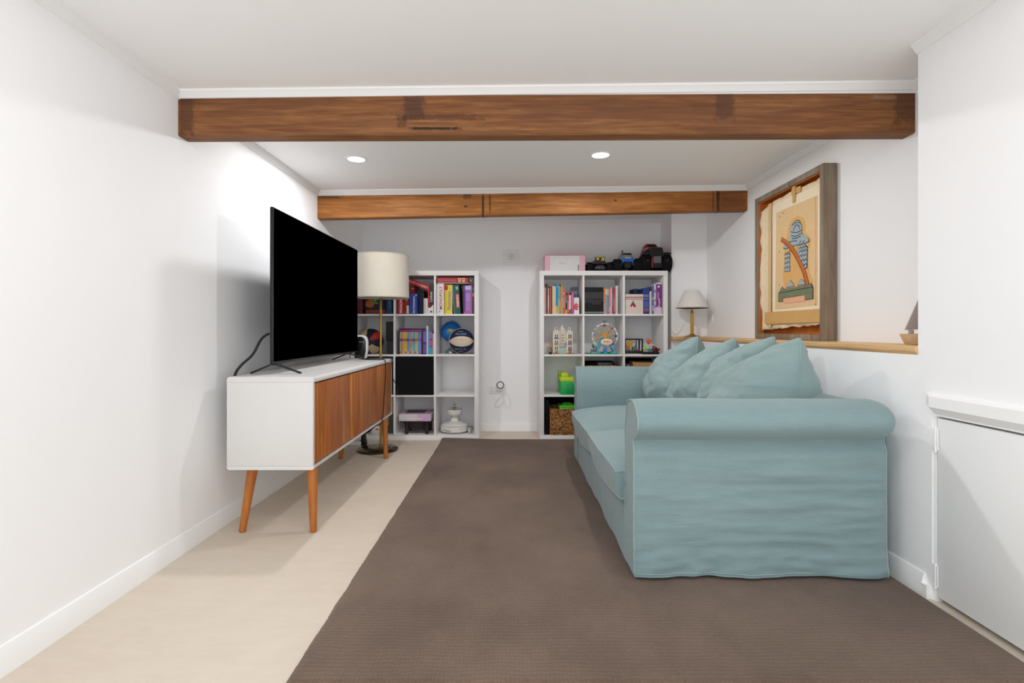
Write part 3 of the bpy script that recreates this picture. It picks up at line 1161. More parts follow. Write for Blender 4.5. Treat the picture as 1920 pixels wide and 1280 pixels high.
pillow('teal back cushion at the far end of the sofa beside the far arm', (1.090, 3.50, .672), .50, .50, .36, .16, .12, -.06, 3, .15)
pillow('plump teal back cushion second from the far arm of the sofa', (1.155, 3.14, .668), .50, .50, .38, .22, .14, -.06, 9, .17)
pillow('teal back cushion leaning back, mostly hidden behind the nearest cushion', (1.200, 2.80, .686), .50, .50, .32, .26, .10, -.05, 14, .13)
pillow('large plump teal back cushion nearest to the viewer', (1.150, 2.44, .668), .50, .52, .46, .12, .16, -.06, 21, .19)

def arc(ca, cz, ra, rz, t0, t1, n=16):
    return [(ca + ra * math.cos(t0 + (t1 - t0) * i / n), cz + rz * math.sin(t0 + (t1 - t0) * i / n)) for i in range(n + 1)]


# ------------------------------------------------------------------ picture on the ledge
GREYW = wood_mat('weathered_grey_wood', [(0.3, '6e6152'), (0.5, '8d8070'), (0.7, 'a99b88')], 'Z', 10, 0.75, 0.2, 0, (), '7c5f4a')
RUST = M('c06a2a', .75, .2, 0, .12)
FX0, FX1 = 1.634, 1.706
FY0, FY1, FZ0, FZ1 = 2.776, 3.560, 0.8985, 1.836
pic = thing('framed_picture', 'framed painting of a robed figure on torn paper in a deep weathered frame', 'picture', (1.67, 3.17, FZ0))
fw = .034
box('frame_stile', FX0, FX1, FY0, FY0 + fw, FZ0, FZ1, GREYW, pic, .002)
box('frame_stile', FX0, FX1, FY1 - fw, FY1, FZ0, FZ1, GREYW, pic, .002)
box('frame_rail', FX0, FX1, FY0 + fw, FY1 - fw, FZ1 - fw, FZ1, GREYW, pic, .002)
box('frame_rail', FX0, FX1, FY0 + fw, FY1 - fw, FZ0, FZ0 + fw, GREYW, pic, .002)
box('backing_board', FX1 - .014, FX1 - .006, FY0 + fw, FY1 - fw, FZ0 + fw, FZ1 - fw, RUST, pic, 0)
box('slip', FX0 + .012, FX1 - .015, FY1 - fw - .006, FY1 - fw, FZ0 + fw, FZ1 - fw, RUST, pic, 0)
box('slip', FX0 + .012, FX1 - .015, FY0 + fw, FY1 - fw - .006, FZ1 - fw - .006, FZ1 - fw, RUST, pic, 0)
# art plane: (a, z), a = metres from the far edge of the frame towards the near edge
AX = 1.650


def art_poly(name, pts, lift, mat, th=.0012, parent=None):
    return prism(name, [(FY1 - a, z) for a, z in pts], 'X', AX - lift - th, AX - lift, mat, parent or pic, 0, False)


def torn_paper():
    rng = random.Random(4)
    n = 34
    a0, a1, z0, z1 = .040, .745, .955, 1.772
    verts, faces = [], []
    N = 40
    for j in range(N + 1):
        for i in range(N + 1):
            u, v = i / N, j / N
            a = a0 + (a1 - a0) * u
            z = z0 + (z1 - z0) * v + .05 * (u - .5) * 0
            rip = .012 * fbm(v * 9, 1.0, 3) + .006 * noise.noise(Vector((v * 40, 0, 1)))
            ript = .012 * fbm(u * 8, 5.0, 3) + .006 * noise.noise(Vector((u * 40, 3, 1)))
            if i < 4:
                a += rip * (1 - i / 4) + .02 * (1 - v) * 0
            if j > N - 4:
                z += ript * (1 - (N - j) / 4) - .03 * max(0, .25 - u) / .25 * (1 - (N - j) / 4)
            if j < 4:
                z += ript * (1 - j / 4) + .032 * u * (1 - j / 4)
            e = min(u, 1 - u, v, 1 - v)
            x = AX + .010 - .004 * fbm(a * 10, z * 10, 1) * (1 if e < .15 else .2) - .014 * max(0, .12 - e) / .12 * (0.3 + noise.noise(Vector((a * 14, z * 14, 5))))
            verts.append((x, FY1 - a, z))
    n1 = N + 1
    for j in range(N):
        for i in range(N):
            q = j * n1 + i
            faces.append((q, q + 1, q + n1 + 1, q + n1))
    o = from_py('torn_paper', verts, faces, M('ecd9b8', .85, .15, 0, .12), pic, True, 60)
    md = o.modifiers.new('thick', 'SOLIDIFY')
    md.thickness = .0015


torn_paper()
TAN = M('e2c092', .8, .15, 0, .08)
MATC = M('f2e1c4', .85, .15, 0, .03)
OCHRE = M('dfae6e', .8, .15, 0, .10)
BLUEG = M('a2b0b5', .75, .2, 0, .22)
INK = M('4a4e50', .8, .1)
ORNG = M('c4703a', .75, .2, 0, .12)
GREENS = M('7a8062', .75, .2, 0, .2)
PINKC = M('e8ae8e', .8, .15, 0, .05)
STRAW = M('d2a76a', .7, .2, 0, .08)


def rect(a0, a1, z0, z1):
    return [(a0, z0), (a1, z0), (a1, z1), (a0, z1)]


art_poly('mount', [(.209, 1.070), (.742, 1.070), (.742, 1.741), (.209, 1.746)], .000, MATC)
art_poly('print', [(.250, 1.085), (.705, 1.091), (.705, 1.685), (.263, 1.689)], .0016, TAN)


def soft(pts, n=4):
    return [(p.x, p.y) for p in catmull([(a, z, 0) for a, z in pts], n, True)]


def shrink(pts, k, kz=None):
    ca = sum(p[0] for p in pts) / len(pts)
    cz = sum(p[1] for p in pts) / len(pts)
    return [(ca + (a - ca) * k, cz + (z - cz) * (kz or k)) for a, z in pts]


def stroke(pts, w_):
    P = catmull([(a, z, 0) for a, z in pts], 5)
    L, R_ = [], []
    for i in range(len(P)):
        d = (P[min(i + 1, len(P) - 1)] - P[max(i - 1, 0)]).normalized()
        L.append((P[i].x - d.y * w_, P[i].y + d.x * w_))
        R_.append((P[i].x + d.y * w_, P[i].y - d.x * w_))
    return L + R_[::-1]


art_poly('figure_halo', soft([(.396, 1.526), (.428, 1.593), (.478, 1.614), (.535, 1.610), (.583, 1.575), (.593, 1.505), (.640, 1.470), (.640, 1.427), (.622, 1.408), (.625, 1.297), (.650, 1.205), (.365, 1.206), (.370, 1.438)]), .0030, OCHRE)
hood = soft([(.360, 1.446), (.370, 1.473), (.425, 1.497), (.436, 1.555), (.462, 1.583), (.500, 1.593), (.535, 1.583), (.560, 1.545), (.567, 1.500), (.623, 1.468), (.623, 1.443), (.483, 1.446)])
art_poly('figure_hood', hood, .0046, INK)
art_poly('hood_fill', shrink(hood, .955, .94), .0058, BLUEG)
for pts in ([(.445, 1.536), (.505, 1.520), (.560, 1.524)], [(.449, 1.512), (.505, 1.500), (.556, 1.508)], [(.455, 1.494), (.505, 1.488), (.55, 1.492)], [(.375, 1.470), (.44, 1.478), (.51, 1.472)], [(.40, 1.456), (.41, 1.470)], [(.54, 1.452), (.55, 1.466)], [(.57, 1.450), (.585, 1.462)], [(.475, 1.536), (.482, 1.556), (.505, 1.563), (.530, 1.555), (.538, 1.534)], [(.455, 1.572), (.50, 1.578), (.54, 1.570)]):
    art_poly('hood_line', stroke(pts, .0022), .0070, INK)
for poly in ([(.366, 1.308), (.373, 1.381), (.396, 1.420), (.431, 1.430), (.431, 1.303)], [(.508, 1.432), (.530, 1.446), (.560, 1.438), (.580, 1.446), (.619, 1.420), (.614, 1.302), (.551, 1.298), (.532, 1.360)]):
    art_poly('sleeve', poly, .0046, INK)
    art_poly('sleeve_fill', shrink(poly, .90, .95), .0058, BLUEG)
for (c0, c1, nq, zs) in ((.372, .428, 2, (1.325, 1.352, 1.380, 1.406)), (.535, .612, 3, (1.318, 1.345, 1.372, 1.398, 1.418))):
    for z in zs:
        for q in range(nq):
            wq = (c1 - c0) / nq
            m_ = c0 + wq * (q + .5)
            art_poly('scale_line', stroke([(m_ - wq * .5, z), (m_, z + .012), (m_ + wq * .5, z)], .0018), .0070, INK)
art_poly('figure_staff', stroke([(.335, 1.511), (.414, 1.469), (.483, 1.412), (.540, 1.350), (.588, 1.283), (.622, 1.208)], .013), .0085, ORNG)
art_poly('staff_line', stroke([(.335, 1.499), (.410, 1.458), (.475, 1.402), (.530, 1.342), (.577, 1.277), (.609, 1.210)], .0022), .0100, M('7a4424', .8))
for pts in ([(.390, 1.210), (.412, 1.238), (.435, 1.252), (.460, 1.236), (.484, 1.210)], [(.510, 1.212), (.530, 1.236), (.550, 1.247), (.578, 1.236), (.604, 1.214)]):
    art_poly('mound', pts, .0052, INK)
    art_poly('mound_fill', shrink(pts, .88, .86), .0064, BLUEG)
stool = [(.292, 1.130), (.292, 1.182), (.339, 1.222), (.36, 1.206), (.466, 1.204), (.655, 1.214), (.672, 1.190), (.672, 1.127), (.593, 1.125), (.593, 1.155), (.351, 1.150), (.346, 1.128)]
art_poly('stool', stool, .0052, INK)
art_poly('stool_fill', shrink(stool, .975, .95), .0064, GREENS)
art_poly('stool_line', stroke([(.30, 1.184), (.40, 1.186), (.53, 1.190), (.665, 1.192)], .002), .0076, INK)
art_poly('stool_shade', [(.351, 1.118), (.593, 1.118), (.593, 1.150), (.351, 1.148)], .0040, PINKC)
art_poly('print_edge', stroke([(.690, 1.68), (.692, 1.40), (.690, 1.10)], .003), .0030, OCHRE)
for (a_, z_) in ((.305, 1.655), (.345, 1.668), (.30, 1.44), (.30, 1.235), (.69, 1.095)):
    art_poly('ink_spot', arc(a_, z_, .004, .004, 0, 2 * PI * .94, 8), .0030, M('7a5a34', .8))
art_poly('wood_strip', [(.123, .995), (.742, .999), (.742, 1.070), (.123, 1.071)], .003, STRAW, .006)
art_poly('upright_strip', [(.160, .973), (.193, .973), (.203, 1.762), (.166, 1.764)], .001, M('dcb986', .75, .15, 0, .08), .004)
art_poly('hanger_strip', [(.462, 1.702), (.490, 1.702), (.491, 1.795), (.462, 1.795)], .003, STRAW, .006)
art_poly('hanger_strip', [(.440, 1.752), (.540, 1.748), (.540, 1.782), (.440, 1.788)], .0005, STRAW, .002)

# ------------------------------------------------------------------ table lamp on the ledge
X_, Y_, Z_ = 1.532, 4.505, .898
t = thing('table_lamp', 'small table lamp with a white empire shade and brass column on the pine ledge', 'lamp', (X_, Y_, Z_))
LB = M('a07f45', .35, .5, .8)
prism('base', [(X_ - .062, Z_), (X_ - .058, Z_ + .007), (X_ - .020, Z_ + .016), (X_ - .014, Z_ + .028), (X_ + .014, Z_ + .028), (X_ + .020, Z_ + .016), (X_ + .058, Z_ + .007), (X_ + .062, Z_)], 'Y', Y_ - .02, Y_ + .02, LB, t, .003)
prism('base', [(Y_ - .062, Z_), (Y_ - .058, Z_ + .007), (Y_ - .020, Z_ + .016), (Y_ + .020, Z_ + .016), (Y_ + .058, Z_ + .007), (Y_ + .062, Z_)], 'X', X_ - .02, X_ + .02, LB, t, .003)
lathe('column', [(.010, .024), (.010, .034), (.014, .040), (.0135, .20), (.015, .205), (.010, .215), (.006, .225), (.006, .30), (0, .302)], M('d5ab52', .35, .5, .35), t, (X_, Y_, Z_), 20)
lathe('lamp_shade', [(.130, .243), (.132, .243), (.062, .394), (.060, .394)], fabric_mat('ivory_shade', 'ebe7e0', 'e0dcd4'), t, (X_, Y_, Z_), 48)
lathe('shade_trim', [(.129, .243), (.1325, .243), (.1305, .251), (.127, .251)], M('b39a86', .6), t, (X_, Y_, Z_), 48)
tube('cord', [(X_ + .05, Y_ + .04, Z_ + .012), (X_ + .09, Y_ + .09, Z_ + .004), (X_ + .13, Y_ + .08, Z_ + .004), (X_ + .16, Y_ + .12, Z_ + .004), (X_ + .172, Y_ + .11, Z_ + .06), (X_ + .172, 4.58, 1.05)], .003, WHITE, t, 6)
tube('cord', [(X_ - .05, Y_ + .03, Z_ + .012), (X_ - .10, Y_ + .08, Z_ + .004), (X_ - .13, Y_ + .10, Z_ + .02), (X_ - .13, Y_ + .135, Z_ + .05), (X_ - .10, Y_ + .13, Z_ + .02), (X_ - .05, Y_ + .138, Z_ + .07), (X_ - .03, Y_ + .138, Z_ + .12)], .0025, WHITE, t, 6)
o = box('wall_socket', XA - .008, XA, 4.50, 4.60, 1.02, 1.09, WHITE, None, .002)
tag(o, 'white wall socket in the alcove beside the small table lamp', 'socket')

# ------------------------------------------------------------------ toy sail boat
t = thing('toy_sailboat', 'small wooden sailboat ornament at the near end of the pine ledge', 'ornament', (1.62, 2.1, .898))
prism('hull', [(1.553, .942), (1.575, .900), (1.68, .900), (1.695, .942)], 'Y', 2.075, 2.125, M('d3b48f', .6), t, .004)
tube('mast', [(1.622, 2.1, .938), (1.622, 2.1, 1.085)], .004, M('bda27e', .6), t, 8, False)
prism('sail', [(1.560, .957), (1.615, .960), (1.615, 1.080)], 'Y', 2.097, 2.103, M('a79d99', .8), t, .001)
prism('sail', [(1.630, .957), (1.685, .957), (1.630, 1.06)], 'Y', 2.097, 2.103, M('a79d99', .8), t, .001)
box('mast_block', 1.578, 1.592, 2.093, 2.107, .940, .958, M('a79d99', .8), t, .001)

# ------------------------------------------------------------------ back wall fittings
t = thing('wall_thermostat', 'square white wall control with a round knob high on the back wall', 'thermostat', (-.017, YB, 1.64))
box('plate', -.088, .062, YB - .012, YB, 1.570, 1.716, M('efefed', .5), t, .004)
RX = Matrix.Rotation(PI / 2, 4, 'X')
lathe('knob', [(0, .012), (.022, .012), (.026, .010), (.026, 0)], M('ececea', .4), t, (-.013, YB - .012, 1.650), 32, RX)
lathe('knob_ring', [(.0255, 0), (.029, 0), (.029, .006), (.0255, .006)], M('8b8b8a', .4), t, (-.013, YB - .012, 1.650), 32, RX)
lathe('knob_cap', [(0, .016), (.010, .016), (.012, .012), (.012, .0)], M('cfcfcd', .4), t, (-.013, YB - .012, 1.650), 24, RX)

t = thing('power_outlet', 'white double power outlet low on the back wall between the bookcases', 'outlet', (-.15, YB, .39))
box('plate', -.215, -.10, YB - .009, YB, .352, .424, WHITE, t, .003)
for x in (-.200, -.160):
    box('switch', x, x + .014, YB - .012, YB - .009, .395, .412, M('e0e0df', .4), t, .001)
for x in (-.193, -.153):
    for dx in (-.006, .006):
        box('slot', x + dx - .001, x + dx + .001, YB - .0094, YB - .0088, .372, .381, M('444444', .5), t, 0)
t = thing('plug_in_timer', 'white plug-in device with a dark ring and looped lead, plugged into the outlet', 'plug', (-.115, YB - .03, .44))
box('body', -.150, -.080, YB - .045, YB - .009, .385, .46, WHITE, t, .010, 3)
lathe('dial', [(0, .012), (.026, .012), (.028, .008), (.028, 0)], M('efefee', .35), t, (-.114, YB - .045, .440), 32, RX)
lathe('dial_ring', [(.027, 0), (.035, 0), (.035, .010), (.027, .010)], M('3f3f42', .35), t, (-.114, YB - .045, .440), 32, RX)
tube('lead', [(-.105, YB - .04, .388), (-.085, YB - .03, .33), (-.10, YB - .02, .26), (-.15, YB - .018, .235), (-.165, YB - .018, .265), (-.12, YB - .02, .32), (-.07, YB - .02, .37), (-.035, YB - .02, .33), (-.02, YB - .02, .25), (-.06, YB - .02, .23), (-.08, YB - .03, .30), (-.095, YB - .04, .388)], .0028, WHITE, t, 8)


# ================================================================== contents of the bookcases
U = 0.00463      # one graduation used when the shelves were measured


def frame_at(side, c, r):
    return cell_x(side, c), cell_z(r)


def book(x0, x1, z, h, col, label, group, y=4.600, depth=0.17, deco=(), pages=True, name='book', rough=.55):
    """spine towards the room, page block visible above and behind"""
    t = thing(name, label, 'book', ((x0 + x1) / 2, y + depth / 2, z), group)
    w_ = x1 - x0
    c = min(.0022, w_ * .18)
    prism('cover', [(x0, y + .001), (x0 + w_ * .2, y - .0008), (x1 - w_ * .2, y - .0008), (x1, y + .001), (x1, y + depth), (x1 - c, y + depth), (x1 - c, y + .003), (x0 + c, y + .003), (x0 + c, y + depth), (x0, y + depth)],
          'Z', z, z + h, M(col, rough, .35), t)
    box('pages', x0 + c, x1 - c, y + .0035, y + depth - .004, z + .002, z + h - .003, PAPER, t, 0)
    for (f0, f1, cc) in deco:     # printed bands on the spine
        box('spine_print', x0 + .0004, x1 - .0004, y - .0013, y + .001, z + h * f0, z + h * f1, M(cc, .6, .3), t, 0)
    return t


def game_box(x0, x1, z, h, col, label, group, y=4.600, depth=.27, text=None, tcol='f2f2f2', tsize=.02, rot=PI / 2, tz=.5, side_col=None, tilt=0.0, deco=(), cat='board game'):
    t = thing('board_game', label, cat, ((x0 + x1) / 2, y + depth / 2, z), group)
    X = rot_about(((x0 + x1) / 2, y, z), tilt, 'Y') if tilt else None
    w_ = x1 - x0
    box('lid', x0 + w_ * .22, x1, y, y + depth, z, z + h, M(col, .45, .4), t, .001, 1, X)
    box('tray', x0, x0 + w_ * .22 - .0004, y + .0015, y + depth - .001, z + .001, z + h - .001, M(side_col or col, .5, .35), t, .0008, 1, X)
    for (a0, a1, f0, f1, cc) in deco:
        box('printed_panel', x0 + w_ * a0, x0 + w_ * a1, y - .0006, y + .0015, z + h * f0, z + h * f1, M(cc, .5, .3), t, 0, 1, X)
    if text:
        lettering(text, tsize, (0, 0, 0), M(tcol, .5, .3, 0, 0), t, 0, X=(X if X is not None else Matrix.Identity(4)) @ Matrix.Translation((x0 + w_ * .60, y - .0012, z + h * tz)) @ Matrix.Rotation(-rot, 4, 'Y'), bold=.0004)
    return t


# ---- right bookcase, top row, left cube: a row of thin books
cx0, cz0 = frame_at('right', 0, 3)
WHERE = 'in the right bookcase, top left cube'
G = 'books in the top left cube of the right bookcase'
row = [(0, 2.0, 52.7, 'd9b7a0', 'cream speckled'), (2.0, 4.4, 50, 'd9a9a0', 'dusty pink'), (4.4, 7.2, 57, '4a3545', 'dark plum'), (7.3, 10.1, 48.6, 'cfae9c', 'beige'),
       (10.2, 11.4, 52, '33202a', 'very thin black'), (11.4, 13.7, 52.7, 'd0646a', 'rose red'), (13.7, 15.4, 52, '7d2a26', 'dark red'), (15.7, 19.3, 52.7, 'e6cf93', 'pale yellow'),
       (19.3, 22.2, 52.5, 'dcd9d4', 'off-white'), (22.2, 26.5, 57.4, '2f9cc4', 'bright blue'), (26.6, 29.4, 52.5, 'a9c3b4', 'pale green'), (29.5, 31.8, 52, 'b99d84', 'tan'),
       (31.9, 33.8, 58, 'cf9a40', 'mustard'), (33.9, 35.4, 52.7, 'e8ddd0', 'ivory'), (35.5, 39.4, 48.6, 'e5694a', 'coral orange'), (39.5, 40.7, 44, 'a9bfdc', 'thin pale blue'),
       (40.8, 43.7, 39, '33343a', 'charcoal'), (43.9, 47.3, 40.5, 'd94a58', 'crimson'), (47.4, 51.2, 35.5, 'e6e2e0', 'short white'), (52.0, 55.9, 41, 'd8579a', 'magenta')]
decos = {2: [(.1, .5, '5d4a58')], 5: [(.05, .95, 'd9777c')], 7: [(.0, .35, 'efc27f')], 9: [(.0, .27, 'e8c04a')], 10: [(.55, .95, '6fb0c8')], 11: [(.1, .45, 'd0b04a')], 14: [(.25, .6, 'ef8a72'), (.75, .83, 'f0a03c')],
         16: [(.0, .2, 'e6c33c'), (.55, .9, '6c8f86')], 17: [(.1, .6, 'e88a6a')], 18: [(.0, .25, '7d6a66')], 19: [(.3, .9, 'e27ab0')], 0: [(.1, .8, 'e0c4b0')], 3: [(.2, .7, 'e0c8b6')], 12: [(.0, .5, 'c2a878')]}
for i, (a, b, h, c, nm) in enumerate(row):
    book(cx0 + a * U + .0003, cx0 + b * U - .0003, cz0, h * U, c, '%s book, %s from left %s' % (nm, ORD[i], WHERE), G, deco=decos.get(i, ()), depth=.15 + .02 * (i % 3), y=4.598 + .004 * ((i * 7) % 4))
t = book(cx0 + 56.6 * U, cx0 + 66.3 * U, cz0, 31 * U, 'eae6e3', 'thick white book with a big red dot ' + WHERE, G, y=4.598, depth=.14)
lathe('red_dot', [(0, .0012), (8.6 * U * .5 + .012, .0012), (8.6 * U * .5 + .012, 0)], M('cf2022', .5), t, (cx0 + 63.0 * U - .010, 4.5978, cz0 + 14 * U), 40, RX @ Matrix.Diagonal((.62, 1, 1, 1)))
for q in (11, 15, 18.5):
    box('spine_print', cx0 + 58.5 * U, cx0 + 65 * U, 4.5958, 4.5975, cz0 + q * U, cz0 + (q + .9) * U, M('f3dcd8', .5), t, 0)
book(cx0 + 59.4 * U, cx0 + 63.5 * U, cz0, 38.8 * U, '4a63a8', 'blue book behind the red-dotted white book ' + WHERE, G, y=4.76, depth=.13)
o = box('storage_box', cx0 + 59.4 * U, cx0 + 71.5 * U, 4.90, 4.96, cz0, cz0 + 56 * U, M('8c97a0', .6), None, .002)
tag(o, 'grey-blue box at the back behind the books ' + WHERE, 'box')

# ---- top row, middle cube: a set of black volumes, then thin books
cx0, cz0 = frame_at('right', 1, 3)
WHERE = 'in the right bookcase, top middle cube'
G = 'set of black paperbacks in the top middle cube'
rng = random.Random(11)
for i in range(15):
    a = .7 + i * 2.367
    t = thing('paperback', 'slim black paperback with white lettering, %s of the matching black set' % (ORD[i] + ' from the left'), 'book', (cx0 + (a + 1.1) * U, 4.66, cz0), G)
    x0, x1 = cx0 + a * U + .0002, cx0 + (a + 2.367) * U - .0002
    box('cover', x0, x1, 4.600, 4.73, cz0, cz0 + 50.4 * U, M('0c0b0c', .5, .3), t, .0008, 1)
    xm = (x0 + x1) / 2
    lo = 17 + rng.uniform(0, 8) - (4 if 6 < i < 10 else 0)
    boxes('title', [(xm - .0011, xm + .0011, 4.5993, 4.6005, cz0 + q * U, cz0 + (q + 1.5) * U) for q in [29 + 2.1 * s for s in range(6)]], M('9a9a9a', .6), t)
    boxes('author', [(xm - .0010, xm + .0010, 4.5993, 4.6005, cz0 + q * U, cz0 + (q + 1.4) * U) for q in [lo + 2.0 * s for s in range(int((27 - lo) / 2.0) + 1)]], M('8a8a8a', .6), t)
    box('number', xm - .0022, xm + .0022, 4.5993, 4.6005, cz0 + 1.6 * U, cz0 + 4.4 * U, M('c9c9c9', .6), t, 0)
row = [(36.5, 39.7, 48, 'e58a52', 'orange', [(.0, .4, 'e9a48a')]), (39.8, 43.1, 47.5, '86b2d6', 'sky blue', [(.78, .98, 'e6d3b0')]), (43.2, 46.0, 47.5, '7aa894', 'sage green', [(.75, .98, 'e8c88a'), (.0, .08, 'd05a8a')]),
       (46.1, 49.4, 48, 'dd7f94', 'rose pink', [(.1, .3, 'e9a6b6')]), (49.6, 52.2, 50.4, 'ead8d6', 'pale pink', ()), (52.3, 55.1, 50.5, '75697c', 'grey violet', [(.3, .75, '8f86a0')]),
       (55.2, 58.4, 50.5, 'cc4a50', 'red', [(.1, .6, 'd9767a')]), (59.0, 61.2, 53, 'e4e2de', 'tall white', ()), (61.3, 63.7, 53, 'd9dcd6', 'tall greyish white', [(.02, .2, 'c6d2b0')])]
for i, (a, b, h, c, nm, dc) in enumerate(row):
    book(cx0 + a * U + .0003, cx0 + b * U - .0003, cz0, h * U, c, '%s book right of the black set %s' % (nm, WHERE), 'thin books right of the black set', deco=dc, depth=.16, y=4.600 + .003 * (i % 3))

# ---- top row, right cube
cx0, cz0 = frame_at('right', 2, 3)
WHERE = 'in the right bookcase, top right cube'
t = thing('storage_box', 'cream box with red stripe and tassel emblem ' + WHERE, 'box', (cx0 + 18.5 * U, 4.68, cz0))
CRB = M('e2d3c6', .7)
box('body', cx0 + 1.9 * U, cx0 + 35 * U, 4.600, 4.755, cz0, cz0 + 30.0 * U, CRB, t, .002)
box('lid', cx0 + 1.6 * U, cx0 + 35.2 * U, 4.598, 4.757, cz0 + 28.4 * U, cz0 + 37.4 * U, CRB, t, .002)
box('red_stripe', cx0 + 1.5 * U, cx0 + 35.3 * U, 4.5972, 4.7575, cz0 + 30.8 * U, cz0 + 32.3 * U, M('a3161f', .6), t, 0)
box('grey_stripe', cx0 + 1.5 * U, cx0 + 35.3 * U, 4.5972, 4.7575, cz0 + 27.6 * U, cz0 + 28.5 * U, M('6d7177', .6), t, 0)
em = cx0 + 15.6 * U
prism('emblem', [(em - 1.9 * U, cz0 + 21 * U), (em - 5.4 * U, cz0 + 14.2 * U), (em - 2.6 * U, cz0 + 13.4 * U), (em, cz0 + 17 * U), (em + 1.6 * U, cz0 + 13 * U), (em + 6.4 * U, cz0 + 14 * U), (em + 2.2 * U, cz0 + 21 * U)], 'Y', 4.5985, 4.6005, M('a5141c', .6), t)
prism('emblem_cap', [(em - 2.2 * U, cz0 + 21 * U), (em - 1.6 * U, cz0 + 24.6 * U), (em + 1.8 * U, cz0 + 24.6 * U), (em + 2.4 * U, cz0 + 21 * U)], 'Y', 4.5985, 4.6005, M('8a93a0', .6), t)
G = 'large books in the top right cube'
book(cx0 + 35.6 * U, cx0 + 46.0 * U, cz0, 48.5 * U, '2a3f8a', 'thick blue book beside the cream box ' + WHERE, G, depth=.2, deco=[(.66, .76, '6f86a8'), (.56, .60, '7f95b0'), (.1, .22, '8a5a6a'), (.25, .5, '4a62a4')])
book(cx0 + 26 * U, cx0 + 35.3 * U, cz0, 50 * U, '1d2a4e', 'dark navy book behind the cream box ' + WHERE, G, y=4.765, depth=.19)
book(cx0 + 47.2 * U, cx0 + 51.0 * U, cz0, 43 * U, 'd8d2c0', 'thin cream book ' + WHERE, G, depth=.2, y=4.604)
book(cx0 + 51.4 * U, cx0 + 55.2 * U, cz0, 53 * U, '6a6c9c', 'speckled violet-blue book ' + WHERE, G, depth=.22, deco=[(.1, .3, 'a6a4c4'), (.5, .6, 'a6a4c4')])
book(cx0 + 55.4 * U, cx0 + 58.6 * U, cz0, 57 * U, 'd6cfdb', 'white book with violet spots ' + WHERE, G, depth=.22, deco=[(.2, .3, '8d86a8'), (.42, .48, '8d86a8'), (.7, .8, '8d86a8')])
t = book(cx0 + 58.8 * U, cx0 + 69.8 * U, cz0, 58.5 * U, 'dcc6da', 'tall thick purple and white book ' + WHERE, G, depth=.23)
xs = cx0 + 59.3 * U
box('spine_print', xs, cx0 + 69.6 * U, 4.5982, 4.601, cz0 + 13 * U, cz0 + 56 * U, M('7a2f80', .5), t, 0)
lathe('logo', [(0, .001), (.010, .001), (.010, 0)], M('e4c9e4', .5), t, (cx0 + 64 * U, 4.598, cz0 + 51.5 * U), 20, RX)
lettering('eating', .030, (cx0 + 65.5 * U, 4.5975, cz0 + 21 * U), M('f0dff0', .5, .3, 0, 0), t, -PI / 2)
box('spine_print', cx0 + 61.5 * U, cx0 + 64.2 * U, 4.5976, 4.5985, cz0 + 28 * U, cz0 + 41 * U, M('b48bb8', .5), t, 0)

# ---- right bookcase, second row from the top: brick-built toys
cx0, cz0 = frame_at('right', 0, 2)
IV = M('e3d9cb', .5)
t = thing('toy_hotel', 'cream brick-built toy hotel with three towers and colourful window boxes', 'toy building', (cx0 + 36 * U, 4.68, cz0))
x0, x1 = cx0 + 17.2 * U, cx0 + 54.8 * U
box('base_plate', x0 - .012, x1 + .010, 4.592, 4.78, cz0, cz0 + .007, M('c9ab7e', .5), t, .001)
tw = 12.0 * U
for ti, xa_ in enumerate((x0, x1 - tw)):
    tower = box('tower', xa_, xa_ + tw, 4.615, 4.75, cz0 + .007, cz0 + 41.5 * U, IV, t, .0015)
    for st, zz in enumerate((8.2, 20.0, 31.5)):
        for q in range(2):
            xw = xa_ + tw * (.30 + .30 * q)
            prism('window', [(xw, cz0 + zz * U), (xw + tw * .2, cz0 + zz * U), (xw + tw * .2, cz0 + (zz + 5.6) * U), (xw + tw * .1, cz0 + (zz + 7) * U), (xw, cz0 + (zz + 5.6) * U)], 'Y', 4.6138, 4.6162, M('4c4a4a' if ti else '77706c', .3), tower)
        cc = [['d9cf9a', '8d9a55', '5a4566'], ['c24a4a', 'b03a8a', 'd9a02c']][ti][st]
        box('window_box', xa_ + tw * .2, xa_ + tw * .86, 4.606, 4.6150, cz0 + (zz - 1.6) * U, cz0 + (zz - .2) * U, M(cc, .5), tower, .0005)
    box('cornice', xa_ - .003, xa_ + tw + .003, 4.610, 4.755, cz0 + 41.5 * U, cz0 + 43.4 * U, IV, tower, .001)
    box('roof_block', xa_ + tw * .22, xa_ + tw * .82, 4.63, 4.70, cz0 + 43.4 * U, cz0 + 45.2 * U, IV, tower, .001)
    tube('roof_arch', [(xa_ + tw * .32, 4.65, cz0 + 45 * U), (xa_ + tw * .34, 4.65, cz0 + 48.5 * U), (xa_ + tw * .52, 4.65, cz0 + 50.4 * U), (xa_ + tw * .70, 4.65, cz0 + 48.5 * U), (xa_ + tw * .72, 4.65, cz0 + 45 * U)], .0035, IV, tower, 8)
xm0, xm1 = x0 + tw + .001, x1 - tw - .001
mid = box('tower', xm0, xm1, 4.650, 4.76, cz0 + .007, cz0 + 43.5 * U, M('dcd0be', .5), t, .0015)
for zz in (18, 24, 29.5, 35):
    for q in range(2):
        xw = xm0 + (xm1 - xm0) * (.36 + .24 * q)
        box('window', xw, xw + .008, 4.6488, 4.6512, cz0 + zz * U, cz0 + (zz + 2.4) * U, M('80756c', .3), mid, 0)
box('cornice', xm0 - .002, xm1 + .002, 4.645, 4.765, cz0 + 43.5 * U, cz0 + 45.4 * U, IV, mid, .001)
box('crown', xm0 + .016, xm1 - .016, 4.655, 4.70, cz0 + 45.4 * U, cz0 + 48.4 * U, IV, mid, .002)
box('crown', xm0 + .008, xm1 - .008, 4.655, 4.70, cz0 + 48.4 * U, cz0 + 49.6 * U, IV, mid, .001)
